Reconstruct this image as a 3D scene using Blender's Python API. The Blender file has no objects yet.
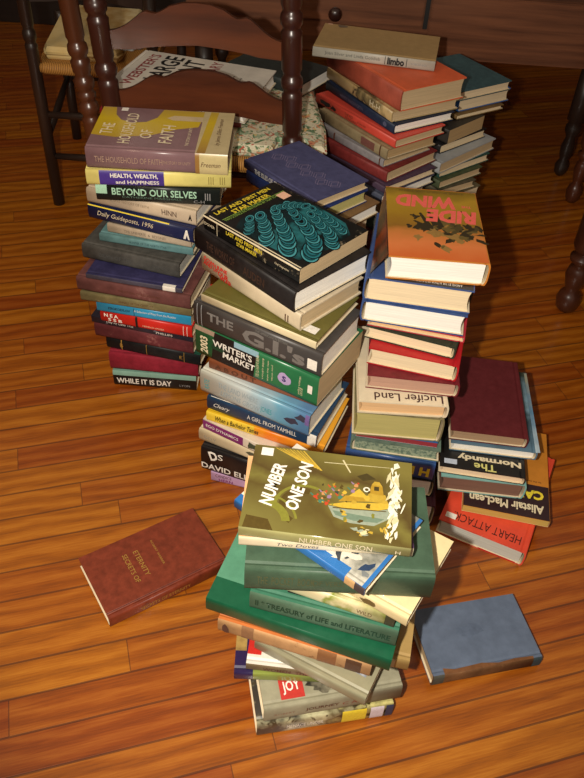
import bpy, bmesh, math, random
from mathutils import Vector, Matrix
from mathutils.geometry import tessellate_polygon
random.seed(7)
PI=math.pi
SC=bpy.context.scene
COL=SC.collection
# ------------------------------------------------------------------ materials
_M={}
POSE = {
'L_while':(-0.2938,1.2827,0.0000,-0.0127,0.1785,0.1500,0.0433),
'L_red_l':(-0.2905,1.2836,0.0433,-0.0468,0.1892,0.1500,0.0449),
'L_black_gold':(-0.2786,1.2825,0.0882,-0.1939,0.2053,0.1500,0.0300),
'L_maroon_faded':(-0.2955,1.2883,0.1181,-0.1829,0.2125,0.1600,0.0349),
'L_torn_dark':(-0.2962,1.2810,0.1531,-0.2040,0.2190,0.1500,0.0171),
'L_red5':(-0.2851,1.2704,0.1701,-0.1840,0.1924,0.1500,0.0279),
'L_blue6':(-0.2916,1.2660,0.1980,-0.1465,0.1940,0.1400,0.0231),
'L_olive7':(-0.3054,1.2710,0.2211,-0.1321,0.2246,0.1500,0.0213),
'L_brown8':(-0.3040,1.2753,0.2425,-0.1766,0.2302,0.1600,0.0313),
'L_navy9':(-0.3044,1.2726,0.2737,-0.1486,0.1919,0.1500,0.0115),
'L_grey10':(-0.3115,1.3087,0.2852,-0.2404,0.2027,0.1400,0.0328),
'L_teal11':(-0.2892,1.3316,0.3180,-0.1571,0.1888,0.1400,0.0173),
'L_beige12':(-0.2799,1.3294,0.3354,-0.2109,0.1709,0.1300,0.0195),
'L_guide13':(-0.2878,1.3336,0.3548,-0.3042,0.2217,0.1400,0.0310),
'L_hinn14':(-0.2863,1.3471,0.3858,-0.2678,0.2244,0.1500,0.0313),
'L_beyond15':(-0.2722,1.3400,0.4171,0.0346,0.2269,0.1500,0.0337),
'L_health16':(-0.2725,1.3395,0.4508,0.0871,0.2595,0.1500,0.0305),
'L_house17':(-0.2691,1.3493,0.4813,0.0257,0.2510,0.1730,0.0400),
'C_candice':(-0.0522,1.0122,0.0000,-0.2135,0.1562,0.1400,0.0266),
'C_david':(-0.0534,1.0113,0.0266,-0.2976,0.1798,0.1500,0.0623),
'C_cream2':(-0.0512,1.0160,0.0888,-0.3996,0.1868,0.1500,0.0298),
'C_purple3':(-0.0471,1.0113,0.1186,-0.4728,0.1732,0.1500,0.0263),
'C_orange4':(-0.0218,1.0096,0.1450,-0.3371,0.2245,0.1406,0.0232),
'C_yamhill':(-0.0228,1.0163,0.1681,-0.3794,0.2134,0.1491,0.0325),
'C_lblue6':(-0.0341,1.0113,0.2007,-0.4559,0.2167,0.1373,0.0504),
'C_brown6':(-0.0228,1.0330,0.2510,-0.3917,0.2065,0.1500,0.0208),
'C_writers':(-0.0284,1.0283,0.2719,-0.5019,0.2433,0.1505,0.0620),
'C_gis':(-0.0324,1.0230,0.3339,-0.4882,0.2445,0.1351,0.0480),
'C_olive9':(-0.0292,1.0310,0.3819,-0.4991,0.2177,0.1417,0.0161),
'C_redlet':(-0.0306,1.0698,0.3980,-0.7196,0.2276,0.1486,0.0336),
'C_black11':(-0.0332,1.0842,0.4316,-0.7532,0.2370,0.1714,0.0399),
'C_last':(-0.0286,1.0919,0.4715,-0.7036,0.2124,0.1622,0.0275),
'R_r1':(0.2032,0.9823,0.0000,-0.0749,0.1562,0.1800,0.0592),
'R_r2':(0.1953,1.0025,0.0592,-0.0753,0.1563,0.1800,0.0449),
'R_hl':(0.1960,1.0082,0.1041,-0.1609,0.1598,0.1800,0.0430),
'R_mottled':(0.1971,1.0117,0.1471,-0.1053,0.1551,0.1800,0.0285),
'R_thin5':(0.1966,1.0176,0.1756,-0.1067,0.1425,0.1800,0.0127),
'R_yellow6':(0.1865,1.0153,0.1883,-0.0280,0.1515,0.1800,0.0563),
'R_lucifer':(0.1858,1.0252,0.2446,0.0085,0.1495,0.2000,0.0281),
'R_pink8':(0.2054,1.0522,0.2727,-0.0584,0.1530,0.2000,0.0307),
'R_red9':(0.2168,1.0659,0.3035,-0.2193,0.1491,0.2000,0.0352),
'R_green10':(0.2154,1.0846,0.3387,-0.2858,0.1508,0.2000,0.0256),
'R_red11':(0.2136,1.0934,0.3643,-0.1883,0.1592,0.2000,0.0126),
'R_blue12':(0.2015,1.0927,0.3769,-0.1502,0.1677,0.2000,0.0416),
'R_cream13':(0.1994,1.0962,0.4185,-0.1192,0.1696,0.2000,0.0446),
'R_ride':(0.2135,1.1121,0.4631,-0.0214,0.1557,0.2173,0.0425),
'H_heart':(0.4052,0.9575,0.0000,-0.4056,0.1604,0.2487,0.0394),
'H_alistair':(0.4204,0.9939,0.0394,-0.1617,0.1561,0.2234,0.0176),
'H_teal4':(0.3642,1.0231,0.0571,-0.0586,0.1541,0.2000,0.0398),
'H_normandy':(0.3631,1.0261,0.0969,-0.1102,0.1535,0.2000,0.0193),
'H_jacket6':(0.3823,1.0787,0.1162,-0.0734,0.1565,0.2203,0.0217),
'H_maroon7':(0.3686,1.0808,0.1379,-0.0722,0.1389,0.2107,0.0264),
'S_menace':(0.0676,0.5706,0.0000,0.2214,0.2048,0.1400,0.0406),
'S_journey':(0.0742,0.5760,0.0406,0.2434,0.2047,0.1400,0.0417),
'S_navy3':(0.0333,0.5943,0.0823,0.0309,0.1801,0.1350,0.0212),
'S_thema':(0.0474,0.5877,0.1035,-0.0539,0.1645,0.1250,0.0178),
'S_khaki':(0.0757,0.5707,0.1213,-0.4395,0.1722,0.1200,0.0233),
'S_gold4b':(0.1038,0.6028,0.1446,-0.1715,0.1892,0.1300,0.0279),
'S_tan4':(0.0424,0.5901,0.1725,-0.2470,0.2147,0.1400,0.0323),
'S_emerald':(0.0527,0.6108,0.2048,-0.2838,0.2571,0.1800,0.0309),
'S_treasury':(0.0735,0.5918,0.2357,-0.2184,0.1960,0.1300,0.0394),
'S_pict7':(0.0821,0.5995,0.2751,-0.3015,0.1783,0.1300,0.0258),
'S_cream7':(0.1083,0.6058,0.3009,-0.5176,0.1953,0.1363,0.0204),
'S_green8':(0.0715,0.5953,0.3212,0.0174,0.2290,0.1395,0.0457),
'S_blue9':(0.0559,0.6055,0.3669,-0.6212,0.2000,0.1278,0.0164),
'S_peach10':(0.0529,0.6071,0.3833,-0.0009,0.2073,0.1279,0.0181),
'S_son':(0.0539,0.6021,0.4014,-0.0731,0.2013,0.1316,0.0186),
'F_brown':(-0.2168,0.7534,0.0000,0.6087,0.2161,0.1328,0.0274),
'G_blue':(0.3222,0.6552,0.0000,0.2561,0.1827,0.1157,0.0295),
'P_p3':(0.0286,1.3698,0.3800,-0.7325,0.2034,0.1206,0.0260),
'P_p2':(0.0004,1.3652,0.4060,-0.7819,0.2015,0.1329,0.0274),
'P_pat':(-0.0027,1.3677,0.4334,-0.8144,0.2011,0.1412,0.0186),
'B_b10':(0.1577,1.6836,0.2900,-0.8241,0.2187,0.1727,0.0226),
'B_b9':(0.1589,1.6885,0.3126,-0.8315,0.2230,0.1644,0.0173),
'B_b8':(0.1580,1.7085,0.3299,-0.7738,0.2197,0.1731,0.0268),
'B_b7':(0.1494,1.7186,0.3567,-0.8288,0.2171,0.1529,0.0193),
'B_b6':(0.1527,1.7239,0.3760,-0.8914,0.2430,0.1478,0.0261),
'B_b5':(0.1558,1.7442,0.4021,-0.8899,0.2809,0.1493,0.0211),
'B_b4':(0.1761,1.7700,0.4231,-0.9722,0.2673,0.1686,0.0220),
'B_b3':(0.1801,1.7835,0.4451,-1.0096,0.2678,0.1824,0.0251),
'B_b2':(0.1829,1.7865,0.4702,-0.9711,0.2814,0.1782,0.0466),
'B_limbo':(0.1418,1.8387,0.5168,-0.1567,0.2740,0.1630,0.0228),
'T_t9':(0.3236,1.8746,0.2000,0.6047,0.1265,0.2000,0.0223),
'T_t8':(0.3258,1.8870,0.2223,0.6847,0.1529,0.2000,0.0221),
'T_t7':(0.3336,1.9108,0.2444,0.6916,0.1820,0.2000,0.0218),
'T_t6':(0.3292,1.9038,0.2663,0.7989,0.2255,0.2000,0.0295),
'T_t5':(0.3196,1.9328,0.2957,0.7358,0.1739,0.2000,0.0238),
'T_t4':(0.3156,1.9280,0.3195,0.8040,0.1426,0.2000,0.0362),
'T_t3':(0.3679,1.9941,0.3558,0.5963,0.1568,0.2000,0.0129),
'T_t2':(0.3760,2.0152,0.3687,0.5994,0.1707,0.2000,0.0331),
'T_t1':(0.3666,1.9964,0.4018,0.6024,0.1782,0.2000,0.0248),
'Q_redseat':(-0.2979,1.6414,0.4100,-0.0563,0.3160,0.1900,0.0199),
'Q_webster':(-0.2630,1.6980,0.4299,-0.1043,0.3087,0.1998,0.0308),
'Q_darkseat':(-0.0957,1.9253,0.4300,-0.5059,0.2176,0.1292,0.0214),
}
WEBPOSE=(-.275,1.745,.432,-.228,.33,.235,.032); BAGLOC=(-.475,2.005,.4255)
FLASH=(-.10,-.01,1.15); FLASH_E=66; FILL_E=7; WORLD_E=.26; EXPO=0.2
def nodes(m):
    m.use_nodes=True
    nt=m.node_tree
    return nt,nt.nodes,nt.links,nt.nodes['Principled BSDF']
def lin(c):
    return tuple(((v/12.92) if v<=0.04045 else ((v+0.055)/1.055)**2.4) for v in [x/255. for x in c])+(1,)
def ramp(N,stops,interp='LINEAR'):
    r=N.new('ShaderNodeValToRGB'); r.color_ramp.interpolation=interp
    e=r.color_ramp.elements
    while len(e)<len(stops): e.new(.5)
    for i,(p,c) in enumerate(stops):
        e[i].position=p; e[i].color=c
    return r
def cloth(c,rough=.75,var=.25,scale=60,wear=None,bump=.15,spec=.3):
    """book cloth or paper cover: base colour with fine mottling and a few worn flecks"""
    key=('cloth',c,rough,var,scale,wear,bump)
    if key in _M: return _M[key]
    m=bpy.data.materials.new('cover'); nt,N,L,B=nodes(m)
    tc=N.new('ShaderNodeTexCoord')
    n=N.new('ShaderNodeTexNoise'); n.inputs['Scale'].default_value=scale; n.inputs['Detail'].default_value=6; n.inputs['Roughness'].default_value=.65
    L.new(tc.outputs['Object'],n.inputs['Vector'])
    b=lin(c); lo=tuple(x*(1-var) for x in b[:3])+(1,); hi=tuple(min(1,x*(1+var)+.004) for x in b[:3])+(1,)
    r=ramp(N,[(.3,lo),(.7,hi)]); L.new(n.outputs['Fac'],r.inputs['Fac'])
    out=r.outputs['Color']
    if wear:
        n2=N.new('ShaderNodeTexNoise'); n2.inputs['Scale'].default_value=34; n2.inputs['Detail'].default_value=8; n2.inputs['Roughness'].default_value=.75
        L.new(tc.outputs['Object'],n2.inputs['Vector'])
        r2=ramp(N,[(.60,(0,0,0,1)),(.68,(1,1,1,1))]); L.new(n2.outputs['Fac'],r2.inputs['Fac'])
        mx=N.new('ShaderNodeMix'); mx.data_type='RGBA'
        L.new(r2.outputs['Color'],mx.inputs[0]); L.new(out,mx.inputs[6]); mx.inputs[7].default_value=lin(wear)
        out=mx.outputs[2]
    L.new(out,B.inputs['Base Color'])
    B.inputs['Roughness'].default_value=rough; B.inputs['Specular IOR Level'].default_value=spec
    n3=N.new('ShaderNodeTexNoise'); n3.inputs['Scale'].default_value=900; L.new(tc.outputs['Object'],n3.inputs['Vector'])
    bp=N.new('ShaderNodeBump'); bp.inputs['Strength'].default_value=bump; bp.inputs['Distance'].default_value=.0006
    L.new(n3.outputs['Fac'],bp.inputs['Height']); L.new(bp.outputs['Normal'],B.inputs['Normal'])
    _M[key]=m; return m
def gloss(c,rough=.3,var=.12,wear=None,scale=25):
    return cloth(c,rough,var,scale,wear,.03,.5)
def pages(c,stain=None):
    key=('pages',c,stain)
    if key in _M: return _M[key]
    m=bpy.data.materials.new('paper_edges'); nt,N,L,B=nodes(m)
    tc=N.new('ShaderNodeTexCoord'); mp=N.new('ShaderNodeMapping'); mp.inputs['Scale'].default_value=(12,12,900)
    L.new(tc.outputs['Object'],mp.inputs['Vector'])
    n=N.new('ShaderNodeTexNoise'); n.inputs['Scale'].default_value=1.; n.inputs['Detail'].default_value=4
    L.new(mp.outputs['Vector'],n.inputs['Vector'])
    b=lin(c); r=ramp(N,[(.3,tuple(x*.80 for x in b[:3])+(1,)),(.65,b)]); L.new(n.outputs['Fac'],r.inputs['Fac'])
    out=r.outputs['Color']
    if stain:
        n2=N.new('ShaderNodeTexNoise'); n2.inputs['Scale'].default_value=260; n2.inputs['Detail'].default_value=3; L.new(tc.outputs['Object'],n2.inputs['Vector'])
        r2=ramp(N,[(.45,(0,0,0,1)),(.6,(1,1,1,1))]); L.new(n2.outputs['Fac'],r2.inputs['Fac'])
        mx=N.new('ShaderNodeMix'); mx.data_type='RGBA'; L.new(r2.outputs['Color'],mx.inputs[0]); L.new(out,mx.inputs[6]); mx.inputs[7].default_value=lin(stain); out=mx.outputs[2]
    L.new(out,B.inputs['Base Color']); B.inputs['Roughness'].default_value=.85; B.inputs['Specular IOR Level'].default_value=.2
    bp=N.new('ShaderNodeBump'); bp.inputs['Strength'].default_value=.35; bp.inputs['Distance'].default_value=.0005
    L.new(n.outputs['Fac'],bp.inputs['Height']); L.new(bp.outputs['Normal'],B.inputs['Normal'])
    _M[key]=m; return m
def ink(c,rough=.5,metal=0):
    key=('ink',c,rough,metal)
    if key in _M: return _M[key]
    m=bpy.data.materials.new('print_ink'); nt,N,L,B=nodes(m)
    tc=N.new('ShaderNodeTexCoord'); n=N.new('ShaderNodeTexNoise'); n.inputs['Scale'].default_value=300
    L.new(tc.outputs['Object'],n.inputs['Vector']); b=lin(c)
    r=ramp(N,[(.3,tuple(x*.85 for x in b[:3])+(1,)),(.7,b)]); L.new(n.outputs['Fac'],r.inputs['Fac']); L.new(r.outputs['Color'],B.inputs['Base Color'])
    B.inputs['Roughness'].default_value=rough; B.inputs['Metallic'].default_value=metal
    _M[key]=m; return m
def print_art(name,stops,axis=(0,1,0),rng=(-.1,.1),noise=.25,scale=14,blotch=None,rough=.35,stretch=(1,1,1),detail=5):
    """a printed picture: bands of ink colour along an axis, broken up by noise; blotch=(lo,hi,colour) prints blots on top"""
    key=('art',name)
    if key in _M: return _M[key]
    m=bpy.data.materials.new(name); nt,N,L,B=nodes(m)
    tc=N.new('ShaderNodeTexCoord')
    d=N.new('ShaderNodeVectorMath'); d.operation='DOT_PRODUCT'; d.inputs[1].default_value=axis; L.new(tc.outputs['Object'],d.inputs[0])
    mr=N.new('ShaderNodeMapRange'); mr.inputs['From Min'].default_value=rng[0]; mr.inputs['From Max'].default_value=rng[1]; L.new(d.outputs['Value'],mr.inputs['Value'])
    mp=N.new('ShaderNodeMapping'); mp.inputs['Scale'].default_value=stretch; L.new(tc.outputs['Object'],mp.inputs['Vector'])
    n=N.new('ShaderNodeTexNoise'); n.inputs['Scale'].default_value=scale; n.inputs['Detail'].default_value=detail; L.new(mp.outputs['Vector'],n.inputs['Vector'])
    ma=N.new('ShaderNodeMath'); ma.operation='MULTIPLY_ADD'; L.new(n.outputs['Fac'],ma.inputs[0]); ma.inputs[1].default_value=noise*2; 
    sb=N.new('ShaderNodeMath'); sb.operation='SUBTRACT'; L.new(mr.outputs['Result'],sb.inputs[0]); sb.inputs[1].default_value=noise; L.new(sb.outputs['Value'],ma.inputs[2])
    r=ramp(N,[(p,lin(c)) for p,c in stops]); L.new(ma.outputs['Value'],r.inputs['Fac']); out=r.outputs['Color']
    if blotch:
        lo,hi,c,s2=blotch
        n2=N.new('ShaderNodeTexNoise'); n2.inputs['Scale'].default_value=s2; n2.inputs['Detail'].default_value=6; n2.inputs['Distortion'].default_value=.8; L.new(tc.outputs['Object'],n2.inputs['Vector'])
        r2=ramp(N,[(lo,(0,0,0,1)),(hi,(1,1,1,1))]); L.new(n2.outputs['Fac'],r2.inputs['Fac'])
        mx=N.new('ShaderNodeMix'); mx.data_type='RGBA'; L.new(r2.outputs['Color'],mx.inputs[0]); L.new(out,mx.inputs[6]); mx.inputs[7].default_value=lin(c); out=mx.outputs[2]
    L.new(out,B.inputs['Base Color']); B.inputs['Roughness'].default_value=rough
    _M[key]=m; return m
def coil_art(name,c1,c2,scale=90,dist=3.5,rot=.6):
    key=('coil',name)
    if key in _M: return _M[key]
    m=bpy.data.materials.new(name); nt,N,L,B=nodes(m)
    tc=N.new('ShaderNodeTexCoord'); mp=N.new('ShaderNodeMapping'); mp.inputs['Rotation'].default_value=(0,0,rot); L.new(tc.outputs['Object'],mp.inputs['Vector'])
    w=N.new('ShaderNodeTexWave'); w.wave_type='BANDS'; w.inputs['Scale'].default_value=scale; w.inputs['Distortion'].default_value=dist; w.inputs['Detail'].default_value=2; w.inputs['Detail Scale'].default_value=.6
    L.new(mp.outputs['Vector'],w.inputs['Vector'])
    n=N.new('ShaderNodeTexNoise'); n.inputs['Scale'].default_value=45; n.inputs['Detail'].default_value=4; L.new(tc.outputs['Object'],n.inputs['Vector'])
    mm=N.new('ShaderNodeMath'); mm.operation='MULTIPLY'; L.new(w.outputs['Fac'],mm.inputs[0]); L.new(n.outputs['Fac'],mm.inputs[1])
    r=ramp(N,[(.12,lin(c1)),(.42,lin(c2))]); L.new(mm.outputs['Value'],r.inputs['Fac']); L.new(r.outputs['Color'],B.inputs['Base Color'])
    B.inputs['Roughness'].default_value=.3
    _M[key]=m; return m
def wood(name,c1,c2,rough=.35,scale=6,stretch=(1,1,12),coat=.3,bump=.1):
    key=('wood',name)
    if key in _M: return _M[key]
    m=bpy.data.materials.new(name); nt,N,L,B=nodes(m)
    tc=N.new('ShaderNodeTexCoord'); mp=N.new('ShaderNodeMapping'); mp.inputs['Scale'].default_value=stretch; L.new(tc.outputs['Object'],mp.inputs['Vector'])
    n=N.new('ShaderNodeTexNoise'); n.inputs['Scale'].default_value=scale; n.inputs['Detail'].default_value=7; n.inputs['Roughness'].default_value=.62; n.inputs['Distortion'].default_value=.3
    L.new(mp.outputs['Vector'],n.inputs['Vector'])
    r=ramp(N,[(.3,lin(c1)),(.7,lin(c2))]); L.new(n.outputs['Fac'],r.inputs['Fac']); L.new(r.outputs['Color'],B.inputs['Base Color'])
    B.inputs['Roughness'].default_value=rough; B.inputs['Coat Weight'].default_value=coat; B.inputs['Coat Roughness'].default_value=.25
    bp=N.new('ShaderNodeBump'); bp.inputs['Strength'].default_value=bump; bp.inputs['Distance'].default_value=.001; L.new(n.outputs['Fac'],bp.inputs['Height']); L.new(bp.outputs['Normal'],B.inputs['Normal'])
    _M[key]=m; return m
# ------------------------------------------------------------------ objects
def thing(name,label,cat,loc=(0,0,0),rotz=0,group=None):
    o=bpy.data.objects.new(name,None); COL.objects.link(o); o.empty_display_size=.02
    o.location=loc; o.rotation_euler=(0,0,rotz); o['label']=label; o['category']=cat
    if group: o['group']=group
    return o
def obj(name,bm,mats,parent=None,smooth=False,recalc=True):
    if recalc: bmesh.ops.recalc_face_normals(bm,faces=bm.faces)
    me=bpy.data.meshes.new(name); bm.to_mesh(me); bm.free()
    for m in (mats if isinstance(mats,(list,tuple)) else [mats]): me.materials.append(m)
    if smooth:
        for p in me.polygons: p.use_smooth=True
    o=bpy.data.objects.new(name,me); COL.objects.link(o)
    if parent: o.parent=parent
    return o
def tag(o,label,cat,group=None):
    o['label']=label; o['category']=cat
    if group: o['group']=group
    return o
def add_box(bm,x0,x1,y0,y1,z0,z1,bev=0,M=None):
    r=bmesh.ops.create_cube(bm,size=1)
    for v in r['verts']:
        v.co=Vector(((x0+x1)/2+v.co.x*(x1-x0),(y0+y1)/2+v.co.y*(y1-y0),(z0+z1)/2+v.co.z*(z1-z0)))
    if bev:
        es=list({e for v in r['verts'] for e in v.link_edges})
        rr=bmesh.ops.bevel(bm,geom=es,offset=bev,segments=2,affect='EDGES')
        vs=list({v for f in rr['faces'] for v in f.verts}|{v for v in r['verts'] if v.is_valid})
    else: vs=r['verts']
    if M: 
        for v in vs: v.co=M@v.co
def add_prism(bm,pts,z0,z1,M=None):
    """polygon in xy extruded in z"""
    a=[bm.verts.new((x,y,z0)) for x,y in pts]; b=[bm.verts.new((x,y,z1)) for x,y in pts]
    n=len(pts)
    bm.faces.new(a[::-1]); bm.faces.new(b)
    for i in range(n): bm.faces.new((a[i],a[(i+1)%n],b[(i+1)%n],b[i]))
    if M:
        for v in a+b: v.co=M@v.co
def add_lathe(bm,prof,p0,p1,seg=20,base=None):
    """prof: [(t along p0->p1 0..1, radius)]"""
    p0=Vector(p0);p1=Vector(p1); d=(p1-p0); q=d.normalized().to_track_quat('Z','Y')
    rings=[]
    for t,r in prof:
        c=p0+d*t
        rings.append([bm.verts.new(c+q@Vector((math.cos(a)*r,math.sin(a)*r,0))) for a in [2*PI*i/seg for i in range(seg)]])
    for i in range(len(rings)-1):
        for j in range(seg):
            bm.faces.new((rings[i][j],rings[i][(j+1)%seg],rings[i+1][(j+1)%seg],rings[i+1][j]))
    bm.faces.new(rings[0][::-1]); bm.faces.new(rings[-1])
def add_tube(bm,pts,r,seg=8):
    pts=[Vector(p) for p in pts]; rings=[]
    for i,p in enumerate(pts):
        d=(pts[min(i+1,len(pts)-1)]-pts[max(i-1,0)]).normalized(); q=d.to_track_quat('Z','Y')
        rings.append([bm.verts.new(p+q@Vector((math.cos(a)*r,math.sin(a)*r,0))) for a in [2*PI*k/seg for k in range(seg)]])
    for i in range(len(rings)-1):
        for j in range(seg): bm.faces.new((rings[i][j],rings[i][(j+1)%seg],rings[i+1][(j+1)%seg],rings[i+1][j]))
    bm.faces.new(rings[0][::-1]); bm.faces.new(rings[-1])
def text_mesh(body,bold=0,shear=0):
    cu=bpy.data.curves.new('lettering','FONT'); cu.body=body; cu.size=1; cu.offset=bold; cu.shear=shear; cu.resolution_u=2
    o=bpy.data.objects.new('lettering',cu); COL.objects.link(o)
    bpy.context.view_layer.update()
    dg=bpy.context.evaluated_depsgraph_get()
    me=bpy.data.meshes.new_from_object(o.evaluated_get(dg))
    bpy.data.objects.remove(o); bpy.data.curves.remove(cu)
    return me
# ------------------------------------------------------------------ books
BOOKS={}
def spine_y(s,b): return b*abs(s)**4-.7*b
def book(key,label,side='F',cov=None,page=None,style='hard',spine=None,extras=(),group=None,kind=None,pose=None,inner=None):
    x,y,z,yaw,w,D,t=pose or POSE[key]
    T=t-.0009
    name=kind or {'hard':'hardcover_book','paper':'paperback_book','jacket':'hardcover_book'}[style]
    root=thing(name,label,'book',(x,y,z),yaw,group)
    Lb,W=(w,D) if side in 'FB' else (D,w)
    rot={'F':0,'R':PI/2,'L':-PI/2,'B':PI}[side]
    RM=Matrix.Rotation(rot,4,'Z')
    hard=style!='paper'
    bt=(.0027 if T>.02 else .0021) if hard else .0006
    oh=.0032 if hard else .0003
    b=min(.09*T,.0028) if hard else min(.03*T,.0008)
    ns=9
    out=[(W/2,T),(W/2-.001,T+0.0),(-W/2+.011,T)]
    if hard: out+=[(-W/2+.0075,T-.0013),(-W/2+.0045,T-.0001)]
    inn=[(W/2,T-bt),(W/2-.001,T-bt),(-W/2+.011,T-bt)]
    if hard: inn+=[(-W/2+.0075,T-bt-.0009),(-W/2+.0045+bt*.3,T-bt)]
    nz=['top']*(len(out)-1)
    for i in range(ns):
        s=1-2*i/(ns-1)
        out.append((-W/2+spine_y(s,b),T/2+s*(T/2-(.0003 if abs(s)==1 else 0))))
        inn.append((-W/2+spine_y(s,b)+bt,T/2+s*(T/2-bt)))
        nz.append('spine' if i>0 else 'top')
    lo=[(yy,T-zz) for yy,zz in out[:len(out)-ns]][::-1]; li=[(yy,T-zz) for yy,zz in inn[:len(inn)-ns]][::-1]
    out+=lo; inn+=li; nz+=['bottom']*len(lo)
    # stations along the spine
    mats=[cov]; xs=[-Lb/2,Lb/2]; bands=[]
    if spine: mats.append(spine)
    for e in extras:
        if e[0]=='b':
            _,u0,u1,zones,m=e
            if m not in mats: mats.append(m)
            bands.append((-Lb/2+u0*Lb,-Lb/2+u1*Lb,zones,mats.index(m))); xs+=[bands[-1][0],bands[-1][1]]
    xs=sorted(set(round(v,5) for v in xs))
    if inner is None: inner=cloth((215,200,170),.8,.08)
    mats.append(inner); im=len(mats)-1
    bm=bmesh.new()
    O=[[bm.verts.new(RM@Vector((xx,yy,zz))) for yy,zz in out] for xx in xs]
    I=[[bm.verts.new(RM@Vector((xx,yy,zz))) for yy,zz in inn] for xx in xs]
    n=len(out)
    def midx(xm,zone):
        r=1 if (zone=='spine' and spine) else 0
        for x0,x1,zs,mi in bands:
            if x0-1e-5<xm<x1+1e-5 and zone in zs: r=mi
        return r
    for k in range(len(xs)-1):
        xm=(xs[k]+xs[k+1])/2
        for i in range(n-1):
            f=bm.faces.new((O[k][i],O[k][i+1],O[k+1][i+1],O[k+1][i])); f.material_index=midx(xm,nz[i])
            f.smooth=(nz[i]=='spine')
            f=bm.faces.new((I[k][i],I[k+1][i],I[k+1][i+1],I[k][i+1])); f.material_index=im
        for i in (0,n-1):
            f=bm.faces.new((O[k][i],O[k+1][i],I[k+1][i],I[k][i])); f.material_index=midx(xm,'top' if i==0 else 'bottom')
    for k in (0,len(xs)-1):
        for i in range(n-1):
            f=bm.faces.new((O[k][i],O[k][i+1],I[k][i+1],I[k][i])); f.material_index=midx(xs[k]+(1e-4 if k==0 else -1e-4),nz[i])
    c=obj('cover',bm,mats,root)
    # page block
    bm=bmesh.new(); y0=-W/2+b+bt+.0004; y1=W/2-oh
    prof=[(y0,bt+.0001)]; m_=7
    for i in range(m_):
        s=-1+2*i/(m_-1); prof.append((y1-((.0035 if hard else .0004)*(1-s*s)),T/2+s*(T/2-bt-.0001)))
    prof.append((y0,T-bt-.0001))
    xe=Lb/2-oh
    segs=6
    R=[]
    for k in range(segs+1):
        xx=-xe+2*xe*k/segs
        R.append([bm.verts.new(RM@Vector((xx,yy+random.uniform(-.0002,.0002),zz))) for yy,zz in prof])
    for k in range(segs):
        for i in range(len(prof)):
            j=(i+1)%len(prof); bm.faces.new((R[k][i],R[k][j],R[k+1][j],R[k+1][i]))
    bm.faces.new(R[0]); bm.faces.new(R[-1][::-1])
    obj('page_block',bm,page or pages((226,205,168)),root)
    # printed matter
    lay=[.00012]
    def place(face,u,v,h):   # metres in face frame -> root coords
        if face=='top': return Vector((u-w/2,v-D/2,T+h))
        if face=='front':
            return Vector((u-w/2,-D/2-h,v))
        if face=='right': return Vector((w/2+h,u-D/2,v))
        if face=='left': return Vector((-w/2-h,D/2-u,v))
    def conform(bm,face):
        """wrap print laid on the spine around the curve of the spine"""
        if face!='front' or side!='F': return
        for k in range(1,12):
            g=bm.verts[:]+bm.edges[:]+bm.faces[:]
            sv=1-2*k/12.; sv=math.copysign(abs(sv)**.6,sv) if sv else 0
            bmesh.ops.bisect_plane(bm,geom=g,plane_co=(0,0,T/2+sv*T/2),plane_no=(0,0,1),dist=1e-7)
        for q in bm.verts:
            s_=max(-1,min(1,(q.co.z/T)*2-1)); q.co.y+=spine_y(s_,b)
    dims={'top':(w,D),'front':(w,T),'right':(D,T),'left':(D,T)}
    for e in extras:
        if e[0]=='b': continue
        lay[0]+=.00009
        if e[0]=='t':
            _,face,body,u,v,fw,fh,rt,mat=e[:9]
            opt=e[9] if len(e)>9 else {}
            me=text_mesh(body,opt.get('bold',0),opt.get('shear',0))
            vs=me.vertices
            if not len(vs): continue
            X=[q.co.x for q in vs];Y=[q.co.y for q in vs]
            ax=(min(X)+max(X))/2; ay=(min(Y)+max(Y))/2; sx=fw/(max(X)-min(X)); sy=fh/(max(Y)-min(Y))
            ca,sa=math.cos(rt),math.sin(rt); fd=dims[face]
            for q in vs:
                px=(q.co.x-ax)*sx; py=(q.co.y-ay)*sy
                q.co=place(face,u*fd[0]+px*ca-py*sa,v*fd[1]+px*sa+py*ca,lay[0]+.0001)
            if face=='front':
                tb_=bmesh.new(); tb_.from_mesh(me); conform(tb_,face); tb_.to_mesh(me); tb_.free()
            me.materials.append(mat)
            o=bpy.data.objects.new(opt.get('name','title_lettering'),me); COL.objects.link(o); o.parent=root
        elif e[0]=='p':
            _,face,pts,mat,pn=e[:5]; fd=dims[face]
            bm=bmesh.new(); h=lay[0]
            polys=[(pts,0)] if not isinstance(mat,(list,tuple)) else pts
            for q_,(pp,mi) in enumerate(polys):
                h2=h+q_*6e-7
                vv=[bm.verts.new(place(face,pu*fd[0],pv*fd[1],h2)) for pu,pv in pp]
                for tri in tessellate_polygon([[Vector((pu,pv,0)) for pu,pv in pp]]):
                    try: f_=bm.faces.new([vv[i] for i in tri]); f_.material_index=mi
                    except ValueError: pass
            conform(bm,face)
            o=obj(pn,bm,mat,root,recalc=False)
            if len(e)>5: o['label']=e[5]
    BOOKS[key]=root
    return root,T
def rect(u0,v0,u1,v1): return [(u0,v0),(u1,v0),(u1,v1),(u0,v1)]
def blob(cu,cv,ru,rv,n=14,j=.25,seed=1,rot=0):
    r=random.Random(seed); o=[]
    for i in range(n):
        a=2*PI*i/n; k=1+r.uniform(-j,j); x=math.cos(a)*ru*k; y=math.sin(a)*rv*k
        o.append((cu+x*math.cos(rot)-y*math.sin(rot),cv+x*math.sin(rot)+y*math.cos(rot)))
    return o
def T_(face,body,u,v,fw,fh,rt,mat,**k): return ('t',face,body,u,v,fw,fh,rt,mat,k)
def P_(face,pts,mat,pn,*a): return ('p',face,pts,mat,pn)+a
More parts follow.
